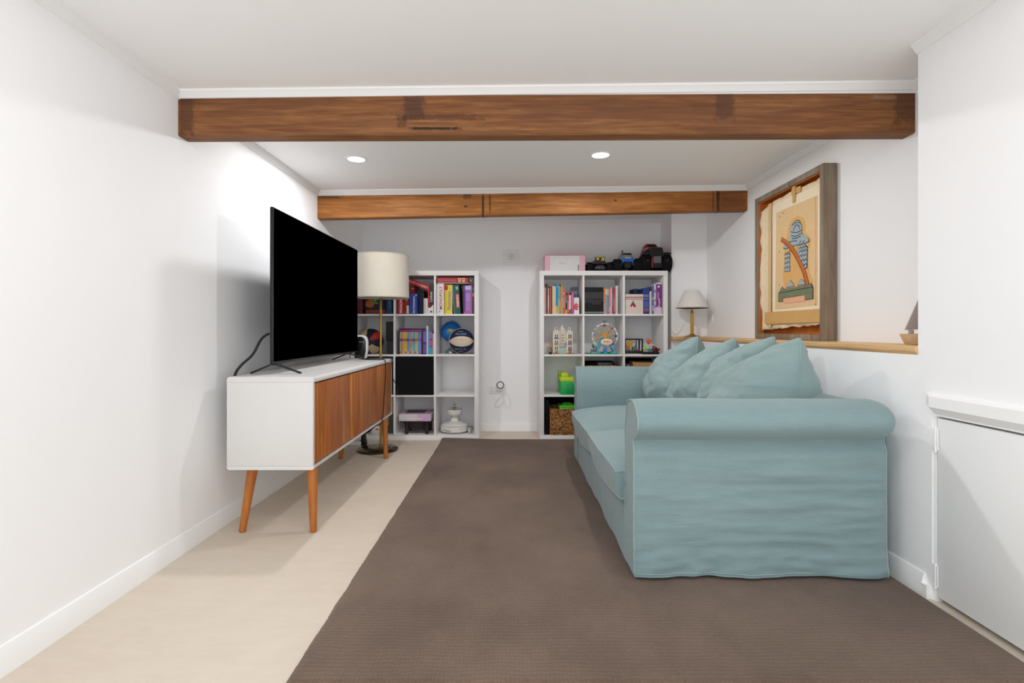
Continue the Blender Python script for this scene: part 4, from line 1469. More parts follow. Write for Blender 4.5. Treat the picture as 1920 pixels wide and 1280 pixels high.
lathe('finial', [(.009, 0), (.010, .006), (.007, .018), (.009, .022), (0, .026)], M('e9e4da', .5), mid, ((xm0 + xm1) / 2, 4.68, cz0 + 49.6 * U), 16)
box('entrance', xm0 - .006, xm1 + .004, 4.618, 4.650, cz0 + .007, cz0 + 12.5 * U, M('a9c4bd', .35), t, .001)
sphere('canopy', ((xm0 + xm1) / 2, 4.620, cz0 + 15.5 * U), .026, M('d5c6e0', .5), t, 20, 12, None, (1, .5, .55))
sphere('canopy_ornament', ((xm0 + xm1) / 2 + .002, 4.607, cz0 + 16 * U), .006, M('e59a4a', .5), t, 12, 8)
prism('leaf', [((xm1) - .018, cz0 + 18.5 * U), (xm1 - .004, cz0 + 22.6 * U), (xm1 + .004, cz0 + 22.8 * U), (xm1 - .006, cz0 + 19 * U)], 'Y', 4.622, 4.628, M('1f8f8a', .4), t)
prism('leaf', [((xm0) + .002, cz0 + 20.5 * U), (xm0 + .018, cz0 + 21.6 * U), (xm0 + .016, cz0 + 20.2 * U), (xm0 + .004, cz0 + 19.5 * U)], 'Y', 4.622, 4.628, M('e0ae4a', .4), t)
for xc in (x0 + tw * .5, x1 - tw * .5):
    box('planter', xc - .028, xc + .028, 4.594, 4.612, cz0 + .007, cz0 + 3.0 * U, M('1d2a20', .5), t, .001)
    for q, cc in enumerate(('efe0d2', 'e8776a', '2f9a4a', 'f0d9d0')):
        sphere('flower', (xc - .019 + .0125 * q, 4.600, cz0 + (4.1 - .5 * (q % 2)) * U), .009, M(cc, .5), t, 10, 8)
t = thing('toy_flower', 'small brick-built yellow parasol flower in a dark pot left of the toy hotel', 'toy', (cx0 + 12.5 * U, 4.61, cz0))
box('pot', cx0 + 9.7 * U, cx0 + 15.0 * U, 4.595, 4.620, cz0, cz0 + 4.6 * U, M('2e2128', .5), t, .002)
tube('stem', [(cx0 + 14.2 * U, 4.608, cz0 + 4.4 * U), (cx0 + 14.2 * U, 4.608, cz0 + 8.5 * U), (cx0 + 12.8 * U, 4.608, cz0 + 12.5 * U), (cx0 + 11.2 * U, 4.608, cz0 + 14.5 * U)], .004, M('6d3a30', .5), t, 8)
for q in range(5):
    f = q / 4
    prism('petal', [(cx0 + (5.2 + 6.5 * f) * U, cz0 + (11.2 + 6.0 * f) * U), (cx0 + (6.8 + 6.5 * f) * U, cz0 + (11.2 + 6.0 * f) * U), (cx0 + (8.0 + 6.5 * f) * U, cz0 + (16.0 + 5.0 * f) * U), (cx0 + (5.8 + 6.4 * f) * U, cz0 + (15.6 + 5.2 * f) * U)],
          'Y', 4.598 + .003 * (q % 2), 4.606 + .003 * (q % 2), M(('d98a22', 'e3aa24', 'e5b82c', 'dd8f2a', 'd4582e')[q], .45), t, .001)

# ferris wheel
cx0, cz0 = frame_at('right', 1, 2)
wc = Vector((cx0 + 41.6 * U, 4.685, cz0 + 34.0 * U))
t = thing('toy_ferris_wheel', 'brick-built toy ferris wheel with a FUN sign and blue legs', 'toy', (wc.x, wc.y, cz0))
box('base_plate', cx0 + 6 * U, cx0 + 64 * U, 4.600, 4.770, cz0, cz0 + .006, M('3fae84', .45), t, .001)
RO = 25.2 * U
WR = M('e6e2e4', .4)
nseg = 16
for i in range(nseg):
    a0 = 2 * PI * (i + .06) / nseg
    a1 = 2 * PI * (i + .94) / nseg
    prism('rim_segment', [(wc.x + r * math.cos(a), wc.z + r * math.sin(a)) for r, a in ((RO, a0), (RO, (a0 + a1) / 2), (RO, a1), (RO - .014, a1), (RO - .014, (a0 + a1) / 2), (RO - .014, a0))], 'Y', wc.y - .010, wc.y + .010,
          M(('b9b2bb' if i % 4 == 2 else 'e6e2e4'), .4), t, .0008)
    tube('rim_pin', [(wc.x + (RO - .007) * math.cos(2 * PI * i / nseg), wc.y - .013, wc.z + (RO - .007) * math.sin(2 * PI * i / nseg)), (wc.x + (RO - .007) * math.cos(2 * PI * i / nseg), wc.y + .013, wc.z + (RO - .007) * math.sin(2 * PI * i / nseg))], .003, M('4b4650', .4), t, 6, False)
YEL = M('efa92a', .4)
lathe('hub', [(0, .014), (.016, .014), (.020, .010), (.020, 0)], M('f39a1c', .35), t, (wc.x, wc.y - .016, wc.z), 20, RX)
for i in range(8):
    a = 2 * PI * (i + .35) / 8
    p0, p1 = wc + Vector((.016 * math.cos(a), -.015, .016 * math.sin(a))), wc + Vector((.075 * math.cos(a), -.015, .075 * math.sin(a)))
    taper('ray', p0, .0042, p1, .0058, YEL, t, 8, .001)
    tube('spoke', [p1 + Vector((0, .010, 0)), wc + Vector(((RO - .012) * math.cos(a), 0, (RO - .012) * math.sin(a)))], .0022, M('b8b4bc', .4), t, 6, False)
gcol = ['4a46a8', 'e8632a', 'b5262c', 'c7d04a', 'e5cf3a', '2f8a5a', 'd8b4c4', '5a4ac0']
for i in range(8):
    a = 2 * PI * (i + .05) / 8
    if -2.4 < a - 2 * PI < -.75:
        continue
    p = wc + Vector(((RO - .018) * math.cos(a), -.004, (RO - .018) * math.sin(a)))
    g = lathe('gondola', [(0, -.013), (.009, -.011), (.013, -.002), (.0135, .004), (.010, .004)], M(gcol[i], .4), t, p, 14)
    tube('gondola_hanger', [p + Vector((-.011, 0, .003)), p + Vector((-.008, 0, .014)), p + Vector((.008, 0, .014)), p + Vector((.011, 0, .003))], .002, M(gcol[(i + 3) % 8], .4), g, 6)
for dx, cc in ((.0, '6a2a34'), (.014, 'a83248'), (-.010, '4a2228')):
    tube('flag', [wc + Vector((dx, 0, RO)), wc + Vector((dx - .004, 0, RO + .018)), wc + Vector((dx + .006, 0, RO + .020))], .0022, M(cc, .5), t, 6, False)
BLU = M('3fb4d6', .4)
for y in (wc.y - .032, wc.y + .032):
    for sx in (-1, 1):
        taper('support_leg', (wc.x + sx * .085, y, cz0 + .010), .008, (wc.x + sx * .012, y + (.006 if y < wc.y else -.006), wc.z - .004), .0055, BLU, t, 8, .001)
    box('support_bar', wc.x - .086, wc.x + .086, y - .007, y + .007, cz0 + .006, cz0 + .018, BLU, t, .001)
box('booth', wc.x - .014, wc.x + .014, wc.y - .04, wc.y - .01, cz0 + .018, cz0 + .058, M('3a86c8', .4), t, .001)
for sx, cc in ((-1, 'd9b29a'), (1, 'c9a3a0')):
    lathe('toy_figure', [(.006, 0), (.007, .016), (.004, .020), (.006, .024), (.006, .032), (0, .034)], M(cc, .5), t, (wc.x + sx * .030, wc.y - .040, cz0 + .018), 12)
    box('figure_base', wc.x + sx * .030 - .014, wc.x + sx * .030 + .014, wc.y - .05, wc.y - .026, cz0 + .006, cz0 + .020, M('1f6a4a', .5), t, .001)
sx0, sz0 = wc.x + .008, wc.z - 10.4 * U
yy = wc.y - .046
bmc = bmesh.new()
for (dx, dz, r) in ((-.030, -.002, .021), (-.012, .006, .022), (.010, .004, .023), (.030, -.001, .022), (.004, -.012, .020), (-.02, -.008, .02), (.020, -.010, .020)):
    T = Matrix.Translation((sx0 + dx, yy, sz0 + dz)) @ Matrix.Diagonal((r, .006, r, 1))
    q = bmesh.ops.create_uvsphere(bmc, u_segments=20, v_segments=12, radius=1.0)
    bmesh.ops.transform(bmc, matrix=T, verts=q['verts'])
o_ = bm_obj('sign_cloud', bmc, M('f0e6da', .4), t, True, 180)
tube('sign_post', [(sx0, yy + .004, sz0), (sx0, wc.y - .02, wc.z - .02)], .005, WR, t, 8, False)
lettering('FUN', .030, (sx0, yy - .0068, sz0 - .001), M('f0a81e', .4, .3, 0, 0), o_, 0, ext=.001, bold=.0016)
box('ticket_step', cx0 + 13.5 * U, cx0 + 24 * U, 4.612, 4.66, cz0 + .006, cz0 + .020, M('9c98a0', .5), t, .001)
box('ticket_stall', cx0 + 14.5 * U, cx0 + 22 * U, 4.622, 4.655, cz0 + .020, cz0 + .044, M('77737c', .5), t, .001)
box('stall_roof', cx0 + 13.5 * U, cx0 + 23 * U, 4.615, 4.66, cz0 + .044, cz0 + .050, M('c9c5cc', .5), t, .001)
for q in range(3):
    sphere('bush', (cx0 + (19 + 2.2 * q) * U, 4.68, cz0 + (16 - 3.6 * q) * U), .012, M('1f8a5c', .5), t, 10, 8, None, (1, 1, 1))
    tube('bush_stem', [(cx0 + (19 + 2.2 * q) * U, 4.68, cz0 + .006), (cx0 + (19 + 2.2 * q) * U, 4.68, cz0 + (15 - 3.6 * q) * U)], .0025, M('2a6a3c', .5), t, 6, False)

# terrarium and flower bed toys
cx0, cz0 = frame_at('right', 2, 2)
t = thing('toy_aquarium', 'black framed brick-built toy tank with orange and yellow creatures', 'toy', (cx0 + 18 * U, 4.70, cz0))
BK = M('161316', .45)
AX0, AX1, AY0, AY1, AZ1 = cx0 + 1.0 * U, cx0 + 36.5 * U, 4.63, 4.76, cz0 + 29.2 * U
box('base', AX0, AX1 - .012, AY0 - .02, AY1, cz0, cz0 + 1.2 * U, M('c9b7a4', .5), t, .001)
box('tank_floor', AX0, AX1, AY0, AY1, cz0 + 1.2 * U, cz0 + 5.8 * U, BK, t, .0015)
boxes('top_frame', [(AX0, AX1, AY0, AY0 + .012, AZ1 - .010, AZ1), (AX0, AX1, AY1 - .012, AY1, AZ1 - .010, AZ1), (AX0, AX0 + .012, AY0, AY1, AZ1 - .010, AZ1), (AX1 - .012, AX1, AY0, AY1, AZ1 - .010, AZ1)], BK, t)
for (x, y) in ((AX1 - .006, AY0 + .006), (AX0 + .006, AY0 + .006), (AX1 - .006, AY1 - .006), (AX0 + .006, AY1 - .006)):
    box('corner_post', x - .006, x + .006, y - .006, y + .006, cz0 + 5.8 * U, AZ1 - .010, BK, t, .0008)
box('blue_post', AX1 - .042, AX1 - .032, AY1 - .03, AY1 - .02, cz0 + 5.8 * U, AZ1 - .01, M('2f7db0', .4), t, .0008)
for (x, z, r, c, sc) in ((7.2, 15.6, .012, 'ef6a3a', (1.3, .6, 1)), (10.2, 16.2, .017, 'f08a2a', (1.2, .6, 1)), (13.2, 21.8, .020, 'dcae2a', (1.2, .6, .9)), (12.0, 11.6, .012, 'c9b02a', (.7, .6, 1.6)), (18.2, 12.6, .013, 'cfc2dd', (1.2, .6, .9)), (22.4, 12.2, .014, '2a8a8c', (.7, .6, 1.5)), (21.8, 9.2, .013, '3f9a5a', (1.2, .6, .9)), (27.0, 8.6, .012, 'd04a86', (1.2, .6, 1)), (3.2, 8.4, .012, 'c46a4a', (1.5, .6, .8))):
    p = (cx0 + x * U, 4.655, cz0 + z * U)
    cr = sphere('creature', p, r, M(c, .4), t, 14, 10, None, sc)
    tube('creature_stem', [(p[0], p[1] + .004, cz0 + 5 * U), (p[0], p[1] + .004, p[2] - r * .4)], .0024, M('3a4a30', .5), cr, 6, False)
    prism('fin', [(p[0] + r * sc[0] * .8, p[2]), (p[0] + r * sc[0] * 1.6, p[2] + r * .6), (p[0] + r * sc[0] * 1.6, p[2] - r * .4)], 'Y', p[1] - .002, p[1] + .002, M(c, .4), cr)
tube('curled_tail', [(cx0 + 16.2 * U, 4.645, cz0 + 6 * U), (cx0 + 16.0 * U, 4.645, cz0 + 10 * U), (cx0 + 17.4 * U, 4.645, cz0 + 13.6 * U), (cx0 + 19.4 * U, 4.645, cz0 + 11.6 * U)], .004, M('2a262c', .4), t, 8)
t = thing('toy_flower_bed', 'black brick-built toy tray with orange, lime and dark red blooms', 'toy', (cx0 + 50 * U, 4.63, cz0))
box('tray', cx0 + 33 * U, cx0 + 65 * U, 4.598, 4.625, cz0, cz0 + 5.0 * U, BK, t, .0015)
blooms = [(46.0, 24.2, .020, 'ea5f2e', (1, .8, 1.15)), (38.6, 11.6, .018, 'b5d24a', (1.1, .8, .95)), (54.2, 17.4, .011, 'dcd9a0', (1.4, .8, .8)), (48.2, 13.2, .013, 'c9bddd', (1, .7, 1.3)), (45.4, 8.0, .011, '2f9a86', (1.2, .8, .9)), (50.4, 8.0, .011, '1f7a5c', (1.2, .8, .9))]
for (x, z, r, c, sc) in blooms:
    p = (cx0 + x * U, 4.611, cz0 + z * U)
    st = tube('stem', [(p[0] + .002, 4.613, cz0 + 4.8 * U), (p[0], 4.611, p[2])], .0026, M('9fc4b4', .5), t, 6, False)
    bl = sphere('bloom', p, r, M(c, .4), t, 16, 12, None, sc)
    for q in range(5):
        a = 2 * PI * q / 5
        sphere('petal', (p[0] + r * sc[0] * .55 * math.cos(a), p[1] - r * .5, p[2] + r * sc[2] * .55 * math.sin(a)), r * .48, M(c, .4), bl, 10, 8, None, (1, .5, 1))
rng = random.Random(3)
for q in range(16):
    f = q / 15
    p0 = Vector((cx0 + (54 + 9 * f) * U, 4.612, cz0 + 4.8 * U))
    p1 = p0 + Vector((rng.uniform(-.01, .022), rng.uniform(-.012, .004), rng.uniform(.012, .055 - .035 * f)))
    tube('red_frond', [p0, (p0 + p1) / 2 + Vector((rng.uniform(-.006, .006), 0, .004)), p1], .0034, M(('7d1f22', '93272a', '651a20')[q % 3], .5), t, 6)
    sphere('red_leaf', p1, .0085, M(('7d1f22', '93272a', '651a20')[q % 3], .5), t, 8, 6, None, (1, .6, .7))

# ---- right bookcase, lower rows
cx0, cz0 = frame_at('right', 0, 1)
t = thing('toy_bin', 'bright green plastic toy bin with a lime lid beside the sofa arm', 'bin', (cx0 + 48 * U, 4.68, cz0))
GR = M('22b45a', .4)
hexa('bin_body', [(cx0 + 32 * U, 4.592, cz0), (cx0 + 70 * U, 4.592, cz0), (cx0 + 70 * U, 4.86, cz0), (cx0 + 32 * U, 4.86, cz0), (cx0 + 31 * U, 4.588, cz0 + 25 * U), (cx0 + 71 * U, 4.588, cz0 + 25 * U), (cx0 + 71 * U, 4.865, cz0 + 25 * U), (cx0 + 31 * U, 4.865, cz0 + 25 * U)], GR, t, .004)
box('lid', cx0 + 30.6 * U, cx0 + 71.4 * U, 4.586, 4.867, cz0 + 25 * U, cz0 + 33 * U, M('c3dc2a', .4), t, .004)
box('lid_handle', cx0 + 33 * U, cx0 + 46 * U, 4.62, 4.70, cz0 + 33 * U, cz0 + 41 * U, M('c3dc2a', .4), t, .006)
box('lid_stud', cx0 + 29.8 * U, cx0 + 38 * U, 4.72, 4.80, cz0 + 33 * U, cz0 + 42 * U, M('8fae1f', .4), t, .003)
prism('latch', [(cx0 + 42 * U, cz0 + 3 * U), (cx0 + 43 * U, cz0 + 22 * U), (cx0 + 56 * U, cz0 + 22 * U), (cx0 + 57 * U, cz0 + 3 * U)], 'Y', 4.582, 4.590, M('17a04c', .4), t, .001)

WICK = None


def wicker_mat():
    m, nt, b = new_mat('woven_wicker', 0.7, 0.25)
    v = coords(nt, (55, 55, 95))
    f = noise_node(nt, v, 1.0, 3, 0.65)
    nt.links.new(ramp(nt, f, [(0.36, '4a2c14'), (0.48, '8a5c30'), (0.60, 'c4935a')]), b.inputs['Base Color'])
    bump(nt, b, f, 0.9, 0.006)
    return m


WICK = wicker_mat()


def wicker_basket(x0, x1, y0, y1, z0, h, label, name='wicker_basket', slot=True):
    t = thing(name, label, 'basket', ((x0 + x1) / 2, (y0 + y1) / 2, z0))
    nst = max(3, int(h / .0105))
    wall_ = bmesh.new()
    strands = []
    for i in range(nst):
        z = z0 + .006 + i * (h - .012) / (nst - 1)
        pts = []
        for (xa_, ya_, xb_, yb_) in ((x0, y0, x1, y0), (x1, y0, x1, y1), (x1, y1, x0, y1), (x0, y1, x0, y0)):
            L = math.hypot(xb_ - xa_, yb_ - ya_)
            n = max(6, int(L / .022))
            nx, ny = (yb_ - ya_) / L, -(xb_ - xa_) / L
            for q in range(n):
                f = q / n
                off = .0022 * (1 if (q + i) % 2 else -1)
                pts.append((xa_ + (xb_ - xa_) * f + nx * off, ya_ + (yb_ - ya_) * f + ny * off, z))
        strands.append(pts)
    for pts in strands:
        tube('woven_strand', pts, .0062, WICK, t, 6, True, 2, True)
    for z in (z0 + .005, z0 + h - .003):
        tube('rim', [(x0, y0, z), (x1, y0, z), (x1, y1, z), (x0, y1, z)], .0075, WICK, t, 8, False, closed=True)
    box('basket_floor', x0 + .004, x1 - .004, y0 + .004, y1 - .004, z0, z0 + .006, WICK, t, 0)
    return t


cx0, cz0 = frame_at('right', 0, 0)
wicker_basket(cx0 + 12.0 * U, cx0 + 70 * U, 4.600, 4.90, cz0 + .001, 49 * U, 'brown wicker basket at the bottom left of the right bookcase')
o = thing('lunch_box', 'lime green plastic lunch box in the wicker basket', 'container', (cx0 + 48 * U, 4.70, cz0 + .10))
box('body', cx0 + 30 * U, cx0 + 62 * U, 4.62, 4.80, cz0 + .14, cz0 + 51 * U, M('6fd03c', .4), o, .006)
box('lid', cx0 + 29 * U, cx0 + 63 * U, 4.615, 4.805, cz0 + 51 * U, cz0 + 54 * U, M('5cc22e', .4), o, .004)
hexa('lid_handle', [(cx0 + 34 * U, 4.66, cz0 + 54 * U), (cx0 + 58 * U, 4.66, cz0 + 54 * U), (cx0 + 58 * U, 4.74, cz0 + 54 * U), (cx0 + 34 * U, 4.74, cz0 + 54 * U), (cx0 + 39 * U, 4.68, cz0 + 59 * U), (cx0 + 52 * U, 4.68, cz0 + 59 * U), (cx0 + 52 * U, 4.72, cz0 + 59 * U), (cx0 + 39 * U, 4.72, cz0 + 59 * U)], M('4fae2a', .4), o, .003)
o = box('black_liner', cx0 + 2 * U, cx0 + 9.5 * U, 4.615, 4.93, cz0 + .0005, cz0 + 66 * U, SOFTBLACK, None, .004)
o.name = 'fabric_folder'
tag(o, 'black fabric folder standing left of the wicker basket', 'folder')
o = box('display_board', cx0 + 9.8 * U, cx0 + 71 * U, 4.925, 4.94, cz0 + .0005, cz0 + 69 * U, SOFTBLACK, None, .003)
tag(o, 'black board standing at the back behind the wicker basket', 'board')

cx0, cz0 = frame_at('right', 1, 1)
wicker_basket(cx0 + 3 * U, cx0 + 68 * U, 4.605, 4.90, cz0 + .001, 54 * U, 'low wicker basket in the middle cube behind the sofa arm', 'wicker_basket')
o = box('black_case', cx0 + 27 * U, cx0 + 55 * U, 4.64, 4.76, cz0 + .008, cz0 + 60 * U, M('3a3a3e', .5), None, .004)
tag(o, 'dark grey plastic case sticking out of the low wicker basket', 'case')
o = box('black_bag', cx0 + 8 * U, cx0 + 63 * U, 4.78, 4.88, cz0 + .008, cz0 + 61 * U, SOFTBLACK, None, .012, 3)
tag(o, 'black soft bag at the back of the low wicker basket', 'bag')
cx0, cz0 = frame_at('right', 2, 1)
t = thing('wooden_crate', 'light wooden toy crate in the right cube behind the sofa cushions', 'crate', (cx0 + 45 * U, 4.70, cz0))
CR = wood_mat('crate_wood', [(0.3, '9a6c38'), (0.5, 'b98a52'), (0.7, 'd0a56c')], 'X', 10, .6)
for z in (2, 17, 32, 47):
    box('front_slat', cx0 + 17 * U, cx0 + 66 * U, 4.605, 4.613, cz0 + z * U, cz0 + (z + 13.5) * U, CR, t, .001)
    box('back_slat', cx0 + 17 * U, cx0 + 66 * U, 4.80, 4.808, cz0 + z * U, cz0 + (z + 13.5) * U, CR, t, .001)
for x in (17, 64):
    box('end_panel', cx0 + x * U, cx0 + (x + 2) * U, 4.613, 4.80, cz0 + .0005, cz0 + 62 * U, CR, t, .001)
box('crate_floor', cx0 + 19 * U, cx0 + 64 * U, 4.613, 4.80, cz0 + .002, cz0 + .008, CR, t, 0)
o = box('toy_case', cx0 + 36 * U, cx0 + 63 * U, 4.63, 4.79, cz0 + .009, cz0 + 59 * U, M('4d5233', .6), None, .003)
tag(o, 'olive green toy filling the wooden crate', 'toy')
t = thing('toy_camera', 'small black toy camera left of the wooden crate', 'camera', (cx0 + 8.5 * U, 4.66, cz0))
box('body', cx0 + 1.6 * U, cx0 + 14.5 * U, 4.62, 4.72, cz0 + .0005, cz0 + 58 * U, M('2c2b31', .5), t, .006)
lathe('lens', [(.010, 0), (.010, .010), (.006, .011), (.006, .006), (0, .006)], M('8d8d94', .25), t, (cx0 + 8 * U, 4.62, cz0 + 54 * U), 16, RX)
o = box('black_panel', cx0 + 2 * U, cx0 + 68 * U, 4.90, 4.915, cz0 + .0005, cz0 + 66 * U, SOFTBLACK, None, .003)
o.name = 'folded_playmat'
tag(o, 'black folded mat standing at the back behind the wooden crate', 'mat')

# ---- on top of the right bookcase
TZ = 1.4695
x0 = BX['right'] + .045
t = thing('gift_box', 'pink cardboard box with a white paper front on top of the right bookcase', 'box', (x0 + .175, 4.70, TZ))
x1 = x0 + 76 * U
PK = M('e3b3c1', .6)
box('carton', x0, x1, 4.60, 4.86, TZ + .0005, TZ + 30 * U, PK, t, .002)
box('lid_edge', x0 - .001, x1 + .001, 4.599, 4.861, TZ + 29.2 * U, TZ + 30.4 * U, M('c9808c', .6), t, .0005)
box('paper_label', x0 + 10 * U, x1 - 11 * U, 4.5992, 4.6005, TZ + .001, TZ + 28.2 * U, M('dcdad9', .6), t, 0)
boxes('label_print', [(x0 + 10 * U, x1 - 11 * U, 4.5988, 4.5994, TZ + 23.6 * U, TZ + 24.0 * U), (x0 + 17 * U, x0 + 17.4 * U, 4.5988, 4.5994, TZ + 14 * U, TZ + 28 * U), (x0 + 26 * U, x0 + 40 * U, 4.5988, 4.5994, TZ + 15.2 * U, TZ + 15.6 * U), (x0 + 28 * U, x0 + 38 * U, 4.5988, 4.5994, TZ + 13.6 * U, TZ + 14.0 * U)], M('b4b0b2', .6), t)
box('label_edge', x1 - 13.6 * U, x1 - 12.2 * U, 4.5988, 4.5996, TZ + .001, TZ + 12 * U, M('3c3c44', .6), t, 0)

RUB = M('151416', .85, .2)


def tyre(t, c, r, w_, tread=18, hubc='2a2a2c'):
    RYM = Matrix.Rotation(PI / 2, 4, 'Y')
    h = w_ / 2
    ty = lathe('tyre', [(r * .45, -h * .7), (r * .62, -h), (r * .88, -h), (r * .98, -h * .75), (r * .98, h * .75), (r * .88, h), (r * .62, h), (r * .45, h * .7)], RUB, t, c, 36, RYM)
    bm = bmesh.new()
    for i in range(tread):
        a = 2 * PI * i / tread
        for s in (-1, 1):
            T = Matrix.Translation(c) @ Matrix.Rotation(a + s * .08, 4, 'X') @ Matrix.Translation((s * h * .42, 0, r * .99))
            q = bmesh.ops.create_cube(bm, size=1.0)
            bmesh.ops.transform(bm, matrix=T @ Matrix.Diagonal((h * .75, r * .16, r * .09, 1)), verts=q['verts'])
    o_ = bm_obj('tread', bm, RUB, ty)
    o_['kind'] = 'stuff'
    lathe('wheel_rim', [(0, -h * .55), (r * .40, -h * .6), (r * .46, -h * .72), (r * .46, h * .72), (r * .40, h * .6), (0, h * .55)], M(hubc, .4, .4), ty, c, 24, RYM)


def loft(name, sections, mat, parent):
    """sections: list of (y, [(x,z)...]) with equal counts"""
    n = len(sections[0][1])
    verts, faces = [], []
    for y, ring in sections:
        verts += [(x, y, z) for x, z in ring]
    for i in range(len(sections) - 1):
        for k in range(n):
            k2 = (k + 1) % n
            faces.append((i * n + k, i * n + k2, (i + 1) * n + k2, (i + 1) * n + k))
    faces.append(tuple(range(n)))
    faces.append(tuple((len(sections) - 1) * n + k for k in range(n)))
    return from_py(name, verts, faces, mat, parent, True, 50)


def sec(xc, w0, w1, z0, z1, r=.25):
    """rounded section, w0 wide at the bottom, w1 at the top"""
    h = z1 - z0
    return [(xc - w0 / 2, z0), (xc + w0 / 2, z0), (xc + (w0 * .4 + w1 * .6) / 2, z0 + h * .6), (xc + w1 / 2, z0 + h * .86), (xc + w1 / 2 * .8, z1), (xc - w1 / 2 * .8, z1), (xc - w1 / 2, z0 + h * .86), (xc - (w0 * .4 + w1 * .6) / 2, z0 + h * .6)]


# small dark buggy
bx = BX['right'] + (1126 - 1012) * U
t = thing('toy_buggy', 'low dark toy buggy with yellow lights on top of the right bookcase', 'toy car', (bx, 4.70, TZ))
for sx in (-1, 1):
    for y in (4.635, 4.80):
        tyre(t, Vector((bx + sx * .088, y, TZ + .040)), .0395, .050, 14)
loft('chassis', [(4.60, sec(bx, .10, .06, TZ + .020, TZ + .050)), (4.64, sec(bx, .13, .10, TZ + .020, TZ + .068)), (4.76, sec(bx, .13, .11, TZ + .020, TZ + .070)), (4.84, sec(bx, .11, .08, TZ + .022, TZ + .060))], M('1a1719', .5), t)
loft('body', [(4.612, sec(bx - .002, .135, .12, TZ + .066, TZ + .078)), (4.66, sec(bx, .165, .12, TZ + .062, TZ + .094)), (4.76, sec(bx, .165, .12, TZ + .062, TZ + .094)), (4.82, sec(bx, .12, .09, TZ + .066, TZ + .085))], M('33181e', .5), t)
loft('cab', [(4.655, sec(bx + .008, .090, .080, TZ + .092, TZ + .118)), (4.70, sec(bx + .008, .092, .074, TZ + .092, TZ + .128)), (4.75, sec(bx + .008, .090, .07, TZ + .092, TZ + .122))], M('241c22', .35), t)
for i in range(4):
    sphere('roof_light', (bx - .030 + .024 * i, 4.672, TZ + .134), .009, M('c2a92c', .4), t, 12, 8, None, (1, .7, .8))
box('light_bar', bx - .042, bx + .055, 4.676, 4.686, TZ + .124, TZ + .130, M('77691f', .5), t, .001)
for (dx, dz, r) in ((-.012, .112, .011), (.032, .114, .010), (.038, .102, .007), (.022, .100, .006)):
    lathe('headlamp', [(0, .006), (r * .8, .005), (r, 0)], M('e3d35a', .4), t, (bx + dx, 4.652, TZ + dz), 14, RX)
box('side_sticker', bx - .040, bx - .026, 4.650, 4.656, TZ + .104, TZ + .116, M('2a3a7c', .5), t, .001)
box('front_grille', bx - .040, bx + .040, 4.592, 4.602, TZ + .016, TZ + .040, M('4a4648', .4), t, .002)
for dx in (-.026, 0, .026):
    box('grille_bar', bx + dx - .006, bx + dx + .006, 4.588, 4.594, TZ + .018, TZ + .038, M('2a2829', .4), t, .001)

# shark-fronted truck
bx = BX['right'] + (1178.5 - 1012) * U
t = thing('toy_monster_truck', 'grey and blue shark-shaped toy monster truck on top of the right bookcase', 'toy truck', (bx, 4.74, TZ), 'toy monster trucks on the bookcase')
for sx in (-1, 1):
    for y in (4.645, 4.835):
        tyre(t, Vector((bx + sx * .088, y, TZ + .054)), .053, .068, 18, '222224')
GS = M('7c8388', .45)
loft('shark_body', [(4.615, sec(bx, .086, .070, TZ + .098, TZ + .124)), (4.635, sec(bx, .110, .085, TZ + .094, TZ + .146)), (4.70, sec(bx, .132, .09, TZ + .088, TZ + .172)), (4.80, sec(bx, .128, .085, TZ + .088, TZ + .170)), (4.88, sec(bx, .07, .04, TZ + .100, TZ + .145)), (4.915, sec(bx, .02, .012, TZ + .120, TZ + .145))], GS, t)
prism('fin', [(4.72, TZ + .165), (4.79, TZ + .165), (4.775, TZ + .207), (4.765, TZ + .208)], 'X', bx - .016 - .005, bx - .016 + .005, M('62686c', .45), t, .002)
prism('windscreen', [(bx - .046, TZ + .138), (bx + .046, TZ + .138), (bx + .036, TZ + .160), (bx - .036, TZ + .160)], 'Y', 4.640, 4.672, M('0f1012', .2), t, .002)
prism('jaw', [(bx - .050, TZ + .092), (bx - .040, TZ + .122), (bx - .030, TZ + .118), (bx - .022, TZ + .106), (bx + .022, TZ + .106), (bx + .030, TZ + .118), (bx + .046, TZ + .122), (bx + .050, TZ + .092), (bx + .044, TZ + .062), (bx + .034, TZ + .084), (bx - .034, TZ + .084), (bx - .046, TZ + .064)], 'Y', 4.604, 4.660, M('1560b8', .4), t, .003)
for i in range(5):
    xq = bx - .022 + .011 * i
    prism('tooth', [(xq - .005, TZ + .118), (xq + .005, TZ + .118), (xq, TZ + .107)], 'Y', 4.603, 4.609, M('e8d9cc', .4), t)
prism('mouth', [(bx - .028, TZ + .107), (bx + .028, TZ + .107), (bx + .026, TZ + .119), (bx - .026, TZ + .119)], 'Y', 4.608, 4.62, M('2a1414', .6), t)
loft('chassis', [(4.615, sec(bx, .05, .06, TZ + .03, TZ + .085)), (4.70, sec(bx, .06, .07, TZ + .03, TZ + .09)), (4.87, sec(bx, .05, .06, TZ + .03, TZ + .085))], BLACK, t)
for y in (4.645, 4.835):
    tube('axle', [(bx - .075, y, TZ + .054), (bx + .075, y, TZ + .054)], .008, BLACK, t, 8, False)
for sx in (-1, 1):
    tube('shock', [(bx + sx * .036, 4.625, TZ + .088), (bx + sx * .055, 4.628, TZ + .055)], .0055, M('1a62ba', .4), t, 8, False)

